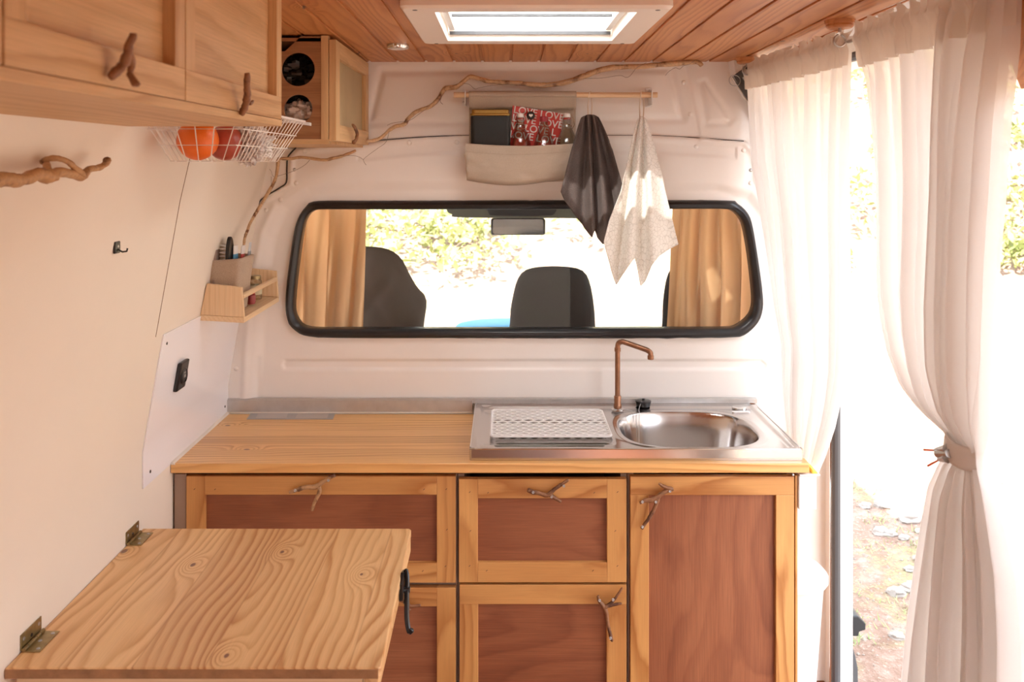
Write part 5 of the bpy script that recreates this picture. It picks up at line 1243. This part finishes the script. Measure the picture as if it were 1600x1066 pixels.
# blue cloth on the dashboard
tag(obj('blue_cloth', MB().inflate([(X(a,3.9), Z(b,3.9)) for a, b in spline([(708,530),(712,510),(725,505),(745,502),(790,500),(830,501),(850,515),(850,535)], 4)], 3.9, .10), M['blue'], smooth=True, ang=60), 'blue cloth lying on the dashboard behind the middle headrest', 'cloth')
# door handle and rub strip on the outside of the cab door
m = MB(); Yh = 2.82; m.prism([(X(1318,Yh),Z(963,Yh)),(X(1341,Yh),Z(963,Yh)),(X(1353,Yh),Z(975,Yh)),(X(1353,Yh),Z(985,Yh)),(X(1343,Yh),Z(988,Yh)),(X(1342,Yh),Z(995,Yh)),(X(1318,Yh),Z(995,Yh))], Yh, Yh+.14, 'y')
obj('door_handle', m, M['dash'], pw, bev=.004)
m = MB(); Yh = 2.76; m.prism([(X(1327,Yh),Z(1008,Yh)),(X(1332,Yh),Z(1009,Yh)),(X(1337,Yh),Z(1025,Yh)),(X(1341,Yh),Z(1045,Yh)),(X(1342,Yh),Z(1100,Yh)),(X(1330,Yh),Z(1100,Yh))], Yh, Yh+.3, 'y')
obj('rub_strip', m, M['grayseal'], pw, bev=.004)

# ------------------------------------------------------------------ outside: ground, bank, brush, stones
def gh(x, y):
    d = max(0., y - 14.0 + 1.2*nz(x*.12, 0, 4)); d2 = max(0., x - 16)
    b = .62*d**1.05 if d > 0 else 0
    b = min(b, 9 + .1*d); b2 = min(.5*d2, 6)
    return -.52 + .05*nz(x*.8, y*.8) + .012*nz(x*6, y*6) + max(b, b2) * (1 + .15*nz(x*.3, y*.3))
def soil():
    t = NT('pink_soil'); c = t.n('ShaderNodeTexCoord').outputs['Object']
    n1 = t.noise(c, .7, 4); n2 = t.noise(c, 9, 4, .7); n3 = t.noise(c, 55, 3, .7)
    col = t.ramp(n2, [(.32, (.19,.11,.075)), (.5, (.25,.16,.12)), (.68, (.33,.25,.20))])
    col = t.mix(t.ramp(n3, [(.55, 0.), (.72, .75)]), col, (.42,.36,.30))
    g = t.noise(c, 2.2, 3, .7); col = t.mix(t.math('MULTIPLY', t.ramp(g, [(.50, 0.), (.62, 1.)]), t.ramp(n3, [(.4, .1), (.6, .8)])), col, (.27,.27,.11))
    t.l(col, t.b.inputs['Base Color']); t.b.inputs['Roughness'].default_value = .95; t.bump(n3, .8, .02); return t.m
m = MB(); ux = np.concatenate([np.linspace(-45, .5, 40), np.linspace(.8, 6, 60), np.linspace(6.5, 45, 50)]); uy = np.concatenate([np.linspace(-25, 1.5, 20), np.linspace(1.8, 8, 66), np.linspace(8.3, 60, 110)])
m.v = [(float(x), float(y), gh(x, y)) for y in uy for x in ux]; n_ = len(ux)
m.f = [(j*n_+i, j*n_+i+1, (j+1)*n_+i+1, (j+1)*n_+i) for j in range(len(uy)-1) for i in range(n_-1)]
gr = struct('ground', m, soil(), smooth=True, ang=180, fixn=False, base=(0,0,0))
def leafmat(name, a, b_, sc_=1.2):
    t = NT(name); c = t.n('ShaderNodeTexCoord').outputs['Object']; n1 = t.noise(c, sc_, 3)
    col = t.ramp(n1, [(.35, a), (.65, b_)]); t.l(col, t.b.inputs['Base Color']); t.b.inputs['Roughness'].default_value = .7
    tr = t.n('ShaderNodeBsdfTranslucent'); t.l(col, tr.inputs[0]); mx = t.n('ShaderNodeMixShader'); mx.inputs[0].default_value = .3
    t.l(t.b.outputs[0], mx.inputs[1]); t.l(tr.outputs[0], mx.inputs[2]); t.l(mx.outputs[0], t.out.inputs[0]); return t.m
# brush on the bank
rg = random.Random(3); V = []; Fc = []
def leaf(p, s_):
    a = Vector((rg.gauss(0,1), rg.gauss(0,1), rg.gauss(0,1))).normalized(); b = a.orthogonal().normalized(); b.rotate(__import__('mathutils').Quaternion(a, rg.uniform(0, 6.28)))
    c = a.cross(b); o = len(V); V.extend([tuple(p - b*s_), tuple(p + c*s_*.45), tuple(p + b*s_), tuple(p - c*s_*.45)]); Fc.append((o, o+1, o+2, o+3))
cl_ = []
for i in range(1100):
    x, y = rg.uniform(-22, 30), rg.uniform(14.6, 34)
    dens = nz(x*.16+5, y*.2)
    if x < -1.5 and y < 24 and dens < .15: continue
    if dens < (-.22 if x < 4 else -.5): continue
    cl_.append((x, y, rg.uniform(.45, 1.25)))
for x, y, r_ in cl_:
    z = gh(x, y); nleaf = int(110 * (1.6 if y < 22 else .9))
    for _ in range(nleaf):
        d = Vector((rg.gauss(0,1), rg.gauss(0,1), abs(rg.gauss(0,.8)))).normalized() * r_ * rg.uniform(.65, 1.05)
        leaf(Vector((x, y, z)) + d, rg.uniform(.05, .12))
m = MB(); m.v = V; m.f = Fc
o = obj('hillside_brush', m, leafmat('yellow_green_leaves', (.17,.20,.06), (.44,.42,.17)), fixn=False, base=(0,20,0))
tag(o, 'sunlit yellow green brush covering the bank outside', 'brush', kind='stuff')
# grass tufts near the door
V = []; Fc = []
for i in range(420):
    x, y = rg.uniform(1.2, 4.2), rg.uniform(2.6, 6.3)
    if nz(x*1.3, y*1.3, 2) < -.02: continue
    z = gh(x, y)
    for _ in range(16):
        a = rg.uniform(0, 6.28); l = rg.uniform(.012, .04); p = Vector((x+rg.gauss(0,.05), y+rg.gauss(0,.05), z+.004)); o = len(V); s_ = .0035
        d = Vector((math.cos(a), math.sin(a), rg.uniform(.4, 1.2)))*l; q = Vector((-math.sin(a), math.cos(a), 0))*s_
        V.extend([tuple(p-q), tuple(p+q), tuple(p+d)]); Fc.append((o, o+1, o+2))
m = MB(); m.v = V; m.f = Fc
tag(obj('low_grass', m, leafmat('grass_leaves', (.22,.30,.10), (.42,.46,.22), 3), fixn=False), 'sparse low green weeds growing in the pink soil', 'weeds', kind='stuff')
V = []; Fc = []
for i in range(2600):     # pebbles
    x, y = rg.uniform(1.2, 4.4), rg.uniform(2.5, 7); r_ = rg.uniform(.004, .013); z = gh(x, y); o = len(V)
    P = [(1,0,0),(-1,0,0),(0,1,0),(0,-1,0),(0,0,.7),(0,0,-.5)]
    V.extend([(x+a*r_*rg.uniform(.7,1.2), y+b*r_*rg.uniform(.7,1.2), z+c*r_) for a, b, c in P]); Fc.extend([(o+a, o+b, o+c) for a, b, c in ((0,2,4),(2,1,4),(1,3,4),(3,0,4),(2,0,5),(1,2,5),(3,1,5),(0,3,5))])
m = MB(); m.v = V; m.f = Fc
tag(obj('gravel', m, plain('pebble', (.34,.28,.235), .9, var=.4, vscale=5), fixn=False), 'fine pale gravel scattered over the soil beside the van', 'gravel', kind='stuff')
stone = plain('pale_stone', (.40,.36,.325), .9, var=.25, vscale=20, bump=.6, bscale=60)
ST = [(1375,828,11,'whitish'),(1390,832,9,'whitish'),(1382,788,13,'flat pinkish'),(1420,812,15,'broad pinkish'),(1442,868,11,'pale'),(1422,882,8,'blue grey'),(1402,918,12,'white'),(1425,912,14,'pinkish'),(1403,988,10,'grey white'),(1399,800,8,'small tan'),(1352,790,8,'small tan'),(1440,830,8,'small tan'),(1586,1010,9,'small tan'),(1412,838,7,'small tan')]
POS = ['nearest the van body in the upper pair','second in the upper pair from the van','near the van shadow edge, above the upper pair','half lit at the shadow edge beside the curtain','lying close against the curtain edge','below the curtain edge stone','in the middle of the weeds','right beside the white weed stone','lowest one, among the weeds near the black handle','behind the upper pair','beside the van door seal','under the shadow edge near the curtain','seen right of the near curtain','just right of the upper pair']
for (a, b, r, kd), ps in zip(ST, POS):
    Yg = 2.13*F/(b-PY); xg = X(a, Yg); rr2 = r/F*Yg*.95
    m = blob((xg, Yg, gh(xg, Yg) + rr2*.25), rr2*1.15, rr2*.9, rr2*.62, .5, 18, a*.37, 1.4)
    tag(obj('stone', m, stone, smooth=True, ang=30), '%s stone on the ground, %s' % (kd, ps), 'stone', 'stones on the ground outside')
